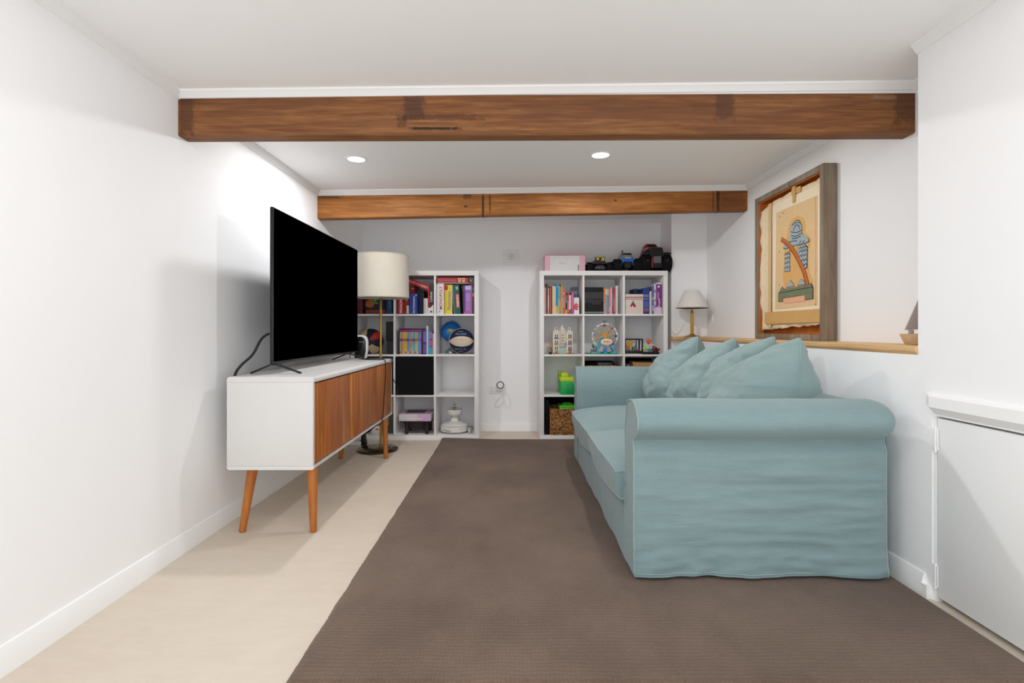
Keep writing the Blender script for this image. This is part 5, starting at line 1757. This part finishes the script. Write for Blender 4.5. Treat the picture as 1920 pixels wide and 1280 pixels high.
# big red and black truck
bx = BX['right'] + (1233 - 1012) * U
t = thing('toy_monster_truck', 'large red and black toy monster truck at the right end of the bookcase top', 'toy truck', (bx, 4.76, TZ), 'toy monster trucks on the bookcase')
for sx, dz in ((-1, 0), (1, 0)):
    for y in (4.655, 4.87):
        tyre(t, Vector((bx + sx * .092, y, TZ + .0725)), .0705, .082, 20, '1a191b')
for sx in (-1, 1):
    sphere('wheel_nut', (bx + sx * .085, 4.582, TZ + .090), .004, M('e8e2de', .2, .5, .8), t, 10, 8)
REDM = M('a31a2c', .35)
loft('bed', [(4.600, sec(bx, .118, .10, TZ + .128, TZ + .205)), (4.66, sec(bx, .132, .112, TZ + .120, TZ + .218)), (4.74, sec(bx, .135, .112, TZ + .118, TZ + .218))], M('0c0b0c', .4), t)
loft('cab', [(4.700, sec(bx - .018, .17, .120, TZ + .158, TZ + .222)), (4.725, sec(bx - .020, .166, .112, TZ + .150, TZ + .250)), (4.80, sec(bx - .020, .165, .112, TZ + .150, TZ + .252)), (4.86, sec(bx - .016, .155, .10, TZ + .150, TZ + .200)), (4.93, sec(bx - .016, .14, .11, TZ + .148, TZ + .180))], REDM, t)
prism('rear_window', [(bx - .064, TZ + .222), (bx + .026, TZ + .222), (bx + .016, TZ + .246), (bx - .056, TZ + .246)], 'Y', 4.704, 4.728, M('090909', .2), t, .002)
box('roof_rack', bx - .060, bx + .020, 4.73, 4.80, TZ + .251, TZ + .257, M('8d1d2c', .4), t, .002)
loft('fender', [(4.600, sec(bx - .085, .06, .05, TZ + .142, TZ + .168)), (4.655, sec(bx - .088, .075, .06, TZ + .146, TZ + .186)), (4.71, sec(bx - .085, .06, .05, TZ + .142, TZ + .172))], BLACK, t)
loft('fender', [(4.600, sec(bx + .085, .06, .05, TZ + .142, TZ + .160)), (4.655, sec(bx + .088, .07, .06, TZ + .146, TZ + .172)), (4.71, sec(bx + .085, .06, .05, TZ + .142, TZ + .162))], BLACK, t)
tube('side_bar', [(bx - .070, 4.62, TZ + .206), (bx - .098, 4.63, TZ + .190), (bx - .112, 4.64, TZ + .165)], .005, M('8d8a90', .3, .5, .6), t, 8)
box('bumper_plate', bx - .034, bx + .034, 4.588, 4.600, TZ + .066, TZ + .128, M('58585b', .5), t, .003)
for i in range(6):
    box('grille_rib', bx - .028 + i * .0098, bx - .022 + i * .0098, 4.584, 4.589, TZ + .070, TZ + .124, M('6e6e72', .4), t, .0008)
prism('red_strut', [(bx - .054, TZ + .030), (bx - .044, TZ + .030), (bx - .040, TZ + .118), (bx - .052, TZ + .118)], 'Y', 4.575, 4.590, M('8a0f2c', .4), t, .002)
loft('chassis', [(4.600, sec(bx, .09, .08, TZ + .03, TZ + .125)), (4.75, sec(bx, .09, .10, TZ + .03, TZ + .14)), (4.93, sec(bx, .08, .08, TZ + .04, TZ + .13))], BLACK, t)
box('front_bar', bx + .04, bx + .125, 4.60, 4.62, TZ + .150, TZ + .160, BLACK, t, .003)

# ================================================================== left bookcase contents
G = 'board games in the left bookcase'
cx0, cz0 = frame_at('left', 1, 3)
WHERE = 'in the left bookcase, top middle cube'
game_box(cx0 + 3.9 * U, cx0 + 14.5 * U, cz0, 40 * U, 'c41f24', 'bright red game box with white lettering ' + WHERE, G, y=4.600, text='MONOPOLY', tsize=.030, tcol='f2ecec', side_col='a8323a')
game_box(cx0 + 14.9 * U, cx0 + 25.0 * U, cz0, 40 * U, '8a2c26', 'brown-red board game box with a white label ' + WHERE, G, y=4.604, text='RISK', tsize=.03, tz=.78, tcol='c9a08c', deco=[(.55, .98, .03, .40, 'd8d4cc')])
game_box(cx0 + 25.3 * U, cx0 + 33.6 * U, cz0, 54.5 * U, 'a31a24', 'dark red game box behind the blue one ' + WHERE, G, y=4.660, depth=.25, text='T', tsize=.028, tz=.9)
game_box(cx0 + 26.5 * U, cx0 + 41 * U, cz0, 38.0 * U, '2342a0', 'blue board game box with white lettering ' + WHERE, G, y=4.592, depth=.066, text='PICTIONARY', tsize=.026, tz=.47, tcol='dfe4f2', side_col='2c52b0', deco=[(.72, .95, .90, .98, 'd8b0a0')])
game_box(cx0 + 34.2 * U, cx0 + 50.5 * U, cz0, 46.0 * U, '16131c', 'large black box standing at the back ' + WHERE, G, y=4.680, depth=.25)
game_box(cx0 + 52.2 * U, cx0 + 60.2 * U, cz0, 29.7 * U, 'd9d3da', 'short white and pale blue box ' + WHERE, G, y=4.606, depth=.2, side_col='9fb4d6', deco=[(.25, .55, .05, .9, 'd4b4a4')])
t = game_box(cx0 + 60.6 * U, cx0 + 71.0 * U, cz0, 56 * U, '2b1d24', 'tall black and white box with red edge ' + WHERE, G, y=4.598, side_col='c22a26', text='Linkee', tsize=.034, tz=.58, tcol='d9c4bc', deco=[(.0, 1.0, .0, .21, 'e2dfdb')])
prism('white_corner', [(cx0 + 60.7 * U, cz0 + 9 * U), (cx0 + 71 * U, cz0 + 9 * U), (cx0 + 71 * U, cz0 + 18 * U), (cx0 + 64.5 * U, cz0 + 10.6 * U), (cx0 + 60.7 * U, cz0 + 12.4 * U)], 'Y', 4.5970, 4.5982, M('e2dfdb', .5), t)
lathe('logo', [(.007, .001), (.010, .001), (.010, 0), (.007, 0)], M('5a5a60', .5), t, (cx0 + 66.8 * U, 4.5975, cz0 + 4.4 * U), 20, RX)
# the slanting red box on top
t = thing('board_game', 'red board game box lying aslant across the top ' + WHERE, 'board game', (cx0 + 40 * U, 4.70, cz0 + 60 * U), G)
p = Vector((cx0 + 60.2 * U, 4.602, cz0 + 44.8 * U))
X = rot_about(p, math.radians(20.5), 'Y')
L_ = 52 * U
box('lid', p.x - L_, p.x, 4.602, 4.84, p.z, p.z + 7.6 * U, M('b51a26', .45), t, .001, 1, X)
box('tray', p.x - L_ + .002, p.x - .002, 4.604, 4.838, p.z - .0, p.z + 9.2 * U, M('8f141e', .45), t, .001, 1, X)
lettering('TICKET TO RIDE', .022, (0, 0, 0), M('e8c9c4', .5, .3, 0, 0), t, 0, X=X @ Matrix.Translation((p.x - 24 * U, 4.6012, p.z + 4.2 * U)))
lettering('EUROPE', .020, (0, 0, 0), M('e9dca8', .5, .3, 0, 0), t, 0, X=X @ Matrix.Translation((p.x - 6.4 * U, 4.6012, p.z + 4.2 * U)), wide=.62)

cx0, cz0 = frame_at('left', 2, 3)
WHERE = 'in the left bookcase, top right cube'
t = game_box(cx0 + .9 * U, cx0 + 15.0 * U, cz0, 57 * U, 'e4e1df', 'white board game box with red lettering ' + WHERE, G, y=4.598, text='MONOPOLY', tsize=.036, tz=.53, tcol='c8323a', side_col='d4d1ce')
lathe('logo', [(.004, .001), (.0075, .001), (.0075, 0), (.004, 0)], M('8f9a9c', .5), t, (cx0 + 7.0 * U, 4.5975, cz0 + 4.4 * U), 16, RX)
t = game_box(cx0 + 16 * U, cx0 + 30.6 * U, cz0, 55 * U, 'e6cf2a', 'yellow board game box with purple lettering ' + WHERE, G, y=4.600, text='Pictionary', tsize=.040, tz=.46, tcol='7a6aa8', side_col='d9c222', deco=[(.0, .42, .82, .98, 'c9261e'), (.86, 1.0, .0, .94, 'ecc88a')])
t = game_box(cx0 + 33.2 * U, cx0 + 46.2 * U, cz0 + .0022, 55 * U, '14584a', 'dark green board game box leaning to the left ' + WHERE, G, y=4.600, text=None, side_col='3f8098', tilt=math.radians(-3.6), deco=[(.45, .92, .20, .68, 'd8564e')])
X = rot_about((cx0 + 39.7 * U, 4.600, cz0 + .0022), math.radians(-3.6), 'Y')
lettering('SCRABBLE', .024, (0, 0, 0), M('f0e4d4', .5, .3, 0, 0), t, 0, X=X @ Matrix.Translation((cx0 + 42.2 * U, 4.5985, cz0 + 24.5 * U)) @ Matrix.Rotation(PI / 2, 4, 'Y'), wide=.92, bold=.0006)
for zz in (48, 51.2):
    box('printed_panel', cx0 + 40 * U, cx0 + 44.6 * U, 4.5992, 4.6002, cz0 + (zz - 4 + 2) * U, cz0 + (zz + .2) * U, M('d9c79c', .5), t, 0, 1, X)
t = game_box(cx0 + 51.2 * U, cx0 + 67.6 * U, cz0, 54.5 * U, '9a62b4', 'purple patterned box ' + WHERE, 'board games in the left bookcase', y=4.602, side_col='6a4090', deco=[(.30, .78, .42, .72, 'b08cc8'), (.30, .78, .12, .40, 'b27cb8'), (.22, .9, .84, .96, 'cbbfdc'), (.04, .24, .01, .09, 'd9503c')])
game_box(cx0 + 67.9 * U, cx0 + 72.0 * U, cz0, 55 * U, '6b4038', 'thin brown box at the right side ' + WHERE, G, y=4.604, deco=[(.1, .9, .80, .9, '2f6fae'), (.1, .9, .6, .72, 'c08a3c')])
t = thing('board_game', 'red game box lying flat on upright boxes ' + WHERE, 'board game', (cx0 + 31 * U, 4.72, cz0 + 58 * U), G)
box('tray', cx0 + 2.6 * U, cx0 + 61 * U, 4.601, 4.86, cz0 + 57.6 * U, cz0 + 58.8 * U, M('d8cfcb', .5), t, .0005, 1)
box('lid', cx0 + 2.2 * U, cx0 + 60.6 * U, 4.598, 4.862, cz0 + 58.8 * U, cz0 + 68.4 * U, M('bb1f2e', .45), t, .001, 1)
lettering('Carcassonne', .030, (cx0 + 20 * U, 4.5968, cz0 + 63.6 * U), M('8d8592', .5, .3, 0, 0), t, 0, bold=.0003)
for xx in (41.5, 49.0):
    prism('emblem', [(cx0 + (xx - .3) * U, cz0 + 67.6 * U), (cx0 + (xx + 6.2) * U, cz0 + 67.6 * U), (cx0 + (xx + 5.0) * U, cz0 + 60 * U), (cx0 + (xx + .9) * U, cz0 + 60 * U)], 'Y', 4.5968, 4.5984, M('dfc58a', .5), t)
    prism('emblem_mark', [(cx0 + (xx + 1.6) * U, cz0 + 65.4 * U), (cx0 + (xx + 4.6) * U, cz0 + 65.8 * U), (cx0 + (xx + 3.2) * U, cz0 + 62.6 * U)], 'Y', 4.5960, 4.5972, M('7d3a26', .5), t)
o = thing('board_game', 'dark grey box lying on the purple box ' + WHERE, 'board game', (cx0 + 66 * U, 4.7, cz0 + 57 * U), G)
box('lid', cx0 + 61.4 * U, cx0 + 72.0 * U, 4.610, 4.86, cz0 + 55.4 * U, cz0 + 69.5 * U, M('55504f', .5), o, .001)
prism('emblem', [(cx0 + 63 * U, cz0 + 64.5 * U), (cx0 + 68 * U, cz0 + 64.5 * U), (cx0 + 65.5 * U, cz0 + 61 * U)], 'Y', 4.609, 4.611, M('a4a09e', .5), o)

cx0, cz0 = frame_at('left', 0, 3)
WHERE = 'in the left bookcase, top left cube'
game_box(cx0 + 6.5 * U, cx0 + 13.2 * U, cz0, 44 * U, '6d1a34', 'maroon box beside the television ' + WHERE, G, y=4.604)
t = game_box(cx0 + 14.5 * U, cx0 + 54 * U, cz0 + 9.2 * U, 40 * U, '1d1b2c', 'dark puzzle box with a colourful pineapple picture ' + WHERE, G, y=4.640, depth=.08)
pc = Vector((cx0 + 25 * U, 4.638, cz0 + 19.5 * U))
sphere('pineapple_print', pc, .040, M('b0652e', .6, .2, 0, .3), t, 20, 12, None, (1, .02, .85))
for q, cc in enumerate(('3f9a3c', '57b04a', 'c7863a')):
    a = .1 + q * .55
    prism('leaf_print', [(pc.x + .03 * math.cos(a), pc.z + .03 * math.sin(a)), (pc.x + .075 * math.cos(a - .15), pc.z + .065 * math.sin(a - .15)), (pc.x + .07 * math.cos(a + .25), pc.z + .065 * math.sin(a + .25))], 'Y', 4.6375, 4.6392, M(cc, .6), t)
rng = random.Random(5)
for q in range(14):
    x, z = cx0 + rng.uniform(34, 52) * U, cz0 + rng.uniform(14, 46) * U
    box('pattern_print', x - .006, x + .006, 4.6386, 4.6398, z - .0012, z + .0012, M(rng.choice(['d8d2dc', '8a6ac0', '4a6ac0', 'c9a050']), .6), t, 0, 1, rot_about((x, 4.639, z), rng.choice([-.8, .8]), 'Y'))
o = game_box(cx0 + 18 * U, cx0 + 55 * U, cz0, 8.6 * U, '7a3220', 'flat brown-red game box under the pineapple puzzle ' + WHERE, G, y=4.620, depth=.20)
game_box(cx0 + 57 * U, cx0 + 69 * U, cz0, 50 * U, '1c3a5c', 'dark blue box with faint lettering ' + WHERE, G, y=4.606, text='CLUEDO', tsize=.022, tcol='6b86a0', tz=.4)

# ---- second row from top
cx0, cz0 = frame_at('left', 1, 2)
t = thing('book_slipcase', 'dark slipcase with a magenta band holding a set of slim pastel books', 'slipcase', (cx0 + 28 * U, 4.68, cz0))
boxes('case', [(cx0 + 5.9 * U, cx0 + 7.2 * U, 4.606, 4.75, cz0, cz0 + 47.4 * U), (cx0 + 48.2 * U, cx0 + 50.6 * U, 4.606, 4.75, cz0, cz0 + 47.4 * U), (cx0 + 5.9 * U, cx0 + 50.6 * U, 4.606, 4.75, cz0 + 47.4 * U, cz0 + 48.8 * U), (cx0 + 5.9 * U, cx0 + 50.6 * U, 4.74, 4.75, cz0, cz0 + 47.4 * U)], M('3a1f3c', .5), t)
box('magenta_band', cx0 + 6.6 * U, cx0 + 48.8 * U, 4.600, 4.606, cz0 + 43.4 * U, cz0 + 46.6 * U, M('a83aa0', .5), t, .0005)
cols = [('a9c48a', 'pale green'), ('e48a8c', 'pink'), ('e8b85a', 'amber'), ('e9c45c', 'yellow'), ('e0c04a', 'mustard'), ('7f9bd0', 'periwinkle'), ('9aa4d8', 'lavender'), ('e6a848', 'orange'), ('8fc0d8', 'sky blue'), ('62b0b8', 'teal'), ('e2b95a', 'gold'), ('7cc4c0', 'aqua'), ('6f8fc8', 'blue'), ('8c86c4', 'violet')]
for i, (c, nm) in enumerate(cols):
    a = 7.4 + i * 2.9
    book(cx0 + a * U + .0004, cx0 + (a + 2.86) * U - .0004, cz0 + .0004, 42.4 * U, c, 'slim %s picture book, %s from the left in the slipcase' % (nm, ORD[i]), 'slim pastel books in the slipcase', y=4.602, depth=.125,
         deco=[(.04, .12, ('d9584c', '3f8ac4', 'e8d46a')[i % 3]), (.58, .70, ('c44a7a', '6a4ab0', 'd9783a', '3a9a8a')[i % 4])])
G2 = 'books right of the slipcase'
WH = 'right of the slipcase in the left bookcase'
book(cx0 + 51.4 * U, cx0 + 57.4 * U, cz0, 46.6 * U, '54388c', 'thick purple book with white lettering ' + WH, G2, y=4.602, deco=[(.05, .4, '6f58a6'), (.5, .92, '7d68b0')])
book(cx0 + 58.0 * U, cx0 + 60.4 * U, cz0, 53.5 * U, 'e3e1e0', 'tall thin white book ' + WH, G2, y=4.602)
book(cx0 + 60.8 * U, cx0 + 63.5 * U, cz0, 44 * U, '5fb4c4', 'aqua blue book ' + WH, G2, y=4.604)
book(cx0 + 63.7 * U, cx0 + 69.0 * U, cz0, 44 * U, '7a4a94', 'violet and blue patterned book ' + WH, G2, y=4.602, deco=[(.0, .3, '3fa0c4'), (.35, .6, 'c05a9a'), (.68, .95, '9a70b4')])
book(cx0 + 69.4 * U, cx0 + 72.0 * U, cz0, 39 * U, 'e6c9a8', 'short peach coloured book ' + WH, G2, y=4.604)

# globe and basketball
cx0, cz0 = frame_at('left', 2, 2)


def globe_mat():
    m, nt, b = new_mat('globe_print', 0.3, 0.45)
    f = noise_node(nt, coords(nt, (1, 1, 1)), 9, 4, 0.55)
    land = ramp(nt, noise_node(nt, coords(nt), 22, 3), [(0.35, '3f8a4a'), (0.55, '9a8a3a'), (0.7, 'a4703a')])
    k = ramp(nt, f, [(0.60, 0.0), (0.62, 1.0)])
    nt.links.new(mix(nt, k, lin('1a6fc0'), land), b.inputs['Base Color'])
    return m


gx, gy, gz = -.563, 4.868, cz0 + .198
t = thing('globe', 'blue world globe on a silver foot behind the basketball', 'globe', (gx, gy, cz0))
sphere('ball', (gx, gy, gz), .095, globe_mat(), t, 40, 28)
lathe('foot', [(0, .0005), (.056, .0005), (.056, .006), (.050, .022), (.030, .038), (.012, .050), (.010, .104), (0, .104)], M('9ca0a8', .25, .5, .6), t, (gx, gy - .012, cz0), 32)
tube('meridian', [(gx + .100 * math.cos(a), gy, gz + .100 * math.sin(a)) for a in [(-PI / 2 + PI * i / 12) for i in range(13)]], .003, M('a9adb4', .25, .5, .7), t, 8)
bx_, by_, bz_ = -.4535, 4.705, cz0 + .1155
t = thing('basketball', 'navy and cream basketball with cream lettering in the left bookcase', 'ball', (bx_, by_, cz0))
NAVY, CREAM = M('1b2748', .6, .3), M('d9c9b4', .6, .3)


def panel(d):
    lens = .40 * max(0, 1 - abs(d.x) ** 2.3)
    if abs(d.z + .02) < lens:
        return 1
    if math.hypot(d.x, d.z) > .955:
        return 1
    return 0


sphere('ball', (bx_, by_, bz_),   .1145, [NAVY, CREAM], t, 240, 180, panel, R=Matrix.Rotation(.10, 4, 'Z'))


def arc_text(s, c, r, z0, size, mat, parent, up=1, lat=.6, spread=.115):
    n = len(s)
    for i, ch in enumerate(s):
        if ch == ' ':
            continue
        a = (i - (n - 1) / 2) * spread
        d = Vector((math.sin(a) * math.cos(lat), -math.cos(a) * math.cos(lat), math.sin(lat)))
        d = d.normalized()
        q = Vector((0, -1, 0)).rotation_difference(d).to_matrix().to_4x4()
        lettering(ch, size, (0, 0, 0), mat, parent, 0, X=Matrix.Translation(Vector(c) + d * (r + .0004)) @ q, name='letter')


CW = M('dfe2e8', .5, .3, 0, 0)
arc_text('COLLEGE', (bx_, by_, bz_), .1145, 0, .017, CW, t, lat=.58, spread=.15)
arc_text('NBA', (bx_, by_, bz_), .1145, 0, .014, CW, t, lat=.82, spread=.2)
arc_text('OFFICIAL', (bx_, by_, bz_), .1145, 0, .015, CW, t, lat=-.66, spread=.15)
arc_text('NBA', (bx_, by_, bz_), .1145, 0, .013, CW, t, lat=-.90, spread=.2)
tube('seam', [Vector((bx_, by_, bz_)) + .1148 * Vector((math.sin(a) * math.cos(.12 - .10 * a * a * 1.2), -math.cos(a) * math.cos(.12), math.sin(.12 - .16 * a * a))).normalized() for a in [(-.42 + .84 * i / 12) for i in range(13)]], .0012, M('7a6a58', .6), t, 6)

cx0, cz0 = frame_at('left', 0, 2)
cx_, cy_, cz_ = -1.262, 4.703, cz0 + .1125
t = thing('basketball', 'dark navy basketball with red and cream panels, half hidden by the television', 'ball', (cx_, cy_, cz0))


def panel2(d):
    a = math.atan2(d.z, d.x)
    r = math.hypot(d.x, d.z)
    if .25 < a < .95 and r > .25:
        return 1
    if -1.45 < a < -.55 and r > .35 and d.y < .2:
        return 2
    if 1.75 < a < 2.6 and r > .5:
        return 2
    return 0


sphere('ball', (cx_, cy_, cz_), .112, [M('16202e', .6), M('b3222c', .6), M('cdb48c', .6)], t, 160, 120, panel2)
for k_ in range(3):
    a = k_ * PI / 3 + .3
    tube('seam', [Vector((cx_, cy_, cz_)) + .1122 * Vector((math.cos(a) * math.cos(u), -math.sin(u) if False else -abs(math.sin(u)), math.sin(a) * math.cos(u))) for u in [PI * i / 16 for i in range(17)]], .001, BLACK, t, 6)
t = thing('storage_box', 'tall dark grey box right of the navy basketball, behind the floor lamp pole', 'box', (cx0 + 64 * U, 4.68, cz0))
box('upper', cx0 + 55.5 * U, cx0 + 71.5 * U, 4.64, 4.80, cz0 + 25 * U, cz0 + 62 * U, M('232427', .6), t, .002)
box('lower', cx0 + 58 * U, cx0 + 71.8 * U, 4.62, 4.80, cz0 + .0005, cz0 + 25 * U, M('34363a', .6), t, .002)

# ---- third row: black fabric box
cx0, cz0 = frame_at('left', 1, 1)
BF = fabric_mat('black_felt', '0e0d11', '09080b')
t = thing('fabric_bin', 'black fabric storage bin filling the cube right of the sideboard', 'bin', (cx0 + CELL / 2, 4.75, cz0))
box('front', cx0 + .002, cx0 + CELL - .004, 4.576, 4.584, cz0 + .001, cz0 + CELL - .004, BF, t, .003)
for x in (cx0 + .003, cx0 + CELL - .010):
    box('side', x, x + .006, 4.584, 4.93, cz0 + .001, cz0 + CELL - .006, BF, t, .001)
box('back', cx0 + .003, cx0 + CELL - .004, 4.93, 4.936, cz0 + .001, cz0 + CELL - .006, BF, t, .001)
box('bottom', cx0 + .009, cx0 + CELL - .010, 4.584, 4.93, cz0 + .001, cz0 + .006, BF, t, 0)
cx0, cz0 = frame_at('left', 0, 1)
t = thing('storage_box', 'dark box low in the left bookcase behind the far end of the sideboard', 'box', (cx0 + .16, 4.75, cz0))
box('body', cx0 + .006, cx0 + CELL - .006, 4.600, 4.93, cz0 + .001, cz0 + CELL - .02, M('1a191b', .6), t, .002)
box('lid', cx0 + .003, cx0 + CELL - .003, 4.596, 4.934, cz0 + CELL - .02, cz0 + CELL - .004, M('222124', .6), t, .002)

# ---- bottom row
cx0, cz0 = frame_at('left', 1, 0)
cg = cx0 + 36.5 * U
DB = M('2a211f', .45)
t = thing('table_grill', 'dark brown footed tabletop cooker under the pink and white box', 'appliance', (cg, 4.73, cz0))
lathe('bowl', [(0, .030), (.06, .032), (.105, .050), (.122, .080), (.126, .112), (.120, .114), (.10, .108), (0, .106)], DB, t, (cg, 4.735, cz0), 40)
for (dx, dy) in ((-.080, -.085), (.092, -.085), (-.080, .085), (.092, .085)):
    taper('leg', (cg + dx, 4.735 + dy, cz0 + .112), .022, (cg + dx * 1.05, 4.735 + dy * 1.1, cz0 + .001), .015, DB, t, 14)
boxes('rim', [(cg - .138, cg + .138, 4.615, 4.855, cz0 + .112, cz0 + .122)], DB, t, .003)
t = thing('game_carton', 'flat pink and white box with a dark picture lid on the footed cooker', 'box', (cg, 4.73, cz0 + .122))
zt = cz0 + .1225
box('carton', cg - .140, cg + .138, 4.592, 4.87, zt, zt + .060, M('d9d3da', .5), t, .0015)
box('side_print', cg + .02, cg + .1385, 4.5912, 4.5925, zt + .002, zt + .058, M('d2b0d2', .5), t, 0)
box('front_print', cg - .08, cg + .06, 4.5908, 4.5915, zt + .016, zt + .026, M('eedfd0', .5), t, 0)
box('lid_print', cg - .136, cg + .134, 4.596, 4.866, zt + .0595, zt + .0608, M('c9a3bc', .5), t, 0)
box('lid_picture', cg - .10, cg + .07, 4.66, 4.84, zt + .0605, zt + .0614, M('4a3c3a', .5), t, 0)

cx0, cz0 = frame_at('left', 2, 0)
fx = cx0 + 31.5 * U
WP = M('e2dfda', .35)
t = thing('chocolate_fountain', 'white tabletop chocolate fountain with a bowl and wide base', 'appliance', (fx, 4.73, cz0))
lathe('base', [(0, .001), (.105, .001), (.112, .008), (.116, .014), (.122, .018), (.122, .060), (.118, .068), (.104, .078), (.075, .088), (.050, .094), (.042, .098), (0, .098)], WP, t, (fx, 4.735, cz0), 56)
for z in (.013, .066):
    lathe('base_ring', [(.1165, z - .0015), (.1225 if z < .05 else .1195, z - .0015), (.1225 if z < .05 else .1195, z + .0015), (.1165, z + .0015)], M('4a4846', .4), t, (fx, 4.735, cz0), 56)
lathe('neck', [(.042, .10), (.032, .116), (.030, .138), (.036, .152), (0, .152)], WP, t, (fx, 4.735, cz0), 40)
lathe('bowl', [(0, .150), (.040, .152), (.060, .162), (.066, .178), (.067, .206), (.062, .206), (.060, .196), (.04, .182), (0, .180)], WP, t, (fx, 4.735, cz0), 44)
lathe('tower', [(.010, .180), (.010, .215), (.026, .218), (.027, .221), (.009, .228), (.008, .242), (.018, .246), (.018, .249), (.006, .255), (.004, .268), (0, .270)], M('b9b6ae', .25, .5, .5), t, (fx, 4.735, cz0), 28)
tube('slot', [(fx - .094, 4.735 - .0785, cz0 + .043), (fx - .06, 4.735 - .1075, cz0 + .034), (fx - .02, 4.735 - .1212, cz0 + .028)], .0022, M('55524e', .4), t, 6)
tube('slot', [(fx + .07, 4.735 - .1005, cz0 + .046), (fx + .11, 4.735 - .054, cz0 + .046)], .0022, M('55524e', .4), t, 6)
for dx in (-.014, .012):
    sphere('vent', (fx + dx, 4.735 - .030, cz0 + .140), .0045, M('6a6762', .4), t, 8, 6)
for dx in (-.05, .03):
    sphere('vent', (fx + dx, 4.735 - .060, cz0 + .088), .003, M('6a6762', .4), t, 8, 6)
tube('power_cord', [(fx + .118, 4.735, cz0 + .04), (fx + .135, 4.70, cz0 + .055), (fx + .155, 4.68, cz0 + .062), (fx + .168, 4.70, cz0 + .045), (fx + .160, 4.70, cz0 + .016), (fx + .140, 4.69, cz0 + .006), (fx + .150, 4.66, cz0 + .030), (fx + .166, 4.65, cz0 + .058)], .003, M('77746f', .4), t, 6)
box('plug', fx + .128, fx + .148, 4.655, 4.685, cz0 + .006, cz0 + .052, M('c4c2bc', .4), t, .004)

cx0, cz0 = frame_at('left', 0, 0)
t = thing('storage_box', 'white box with a small red mark low in the left bookcase, under the sideboard', 'box', (cx0 + .20, 4.70, cz0))
box('body', cx0 + .135, cx0 + .265, 4.600, 4.80, cz0 + .001, cz0 + .066, M('dedad6', .5), t, .002)
box('red_mark', cx0 + .175, cx0 + .205, 4.5988, 4.6005, cz0 + .044, cz0 + .056, M('c4404a', .5), t, 0)
t = thing('storage_box', 'dark bottle-shaped box beside the white box, under the sideboard', 'box', (cx0 + .30, 4.74, cz0))
box('body', cx0 + .275, cx0 + .33, 4.66, 4.80, cz0 + .001, cz0 + .16, M('47453f', .5), t, .006)
# power board and transformer with leads on the floor under the sideboard
t = thing('power_board', 'black and white power board with leads on the floor under the sideboard', 'power board', (-1.27, 4.42, 0))
box('board', -1.39, -1.25, 4.35, 4.41, 0.0005, .038, M('d5d3d0', .4), t, .008)
prism('transformer', [(-1.262, .0005), (-1.212, .0005), (-1.227, .095), (-1.249, .095)], 'Y', 4.36, 4.42, BLACK, t, .006)
for q in range(3):
    tube('lead', [(-1.238, 4.39, .09), (-1.215 + .01 * q, 4.40, .108), (-1.185 + .012 * q, 4.41, .125 + .008 * q), (-1.150 + .01 * q, 4.42, .150 + .012 * q), (-1.135, 4.43, .175 + .01 * q), (-1.16, 4.45, .20), (-1.24, 4.50, .22)], .0038, BLACK, t, 6)
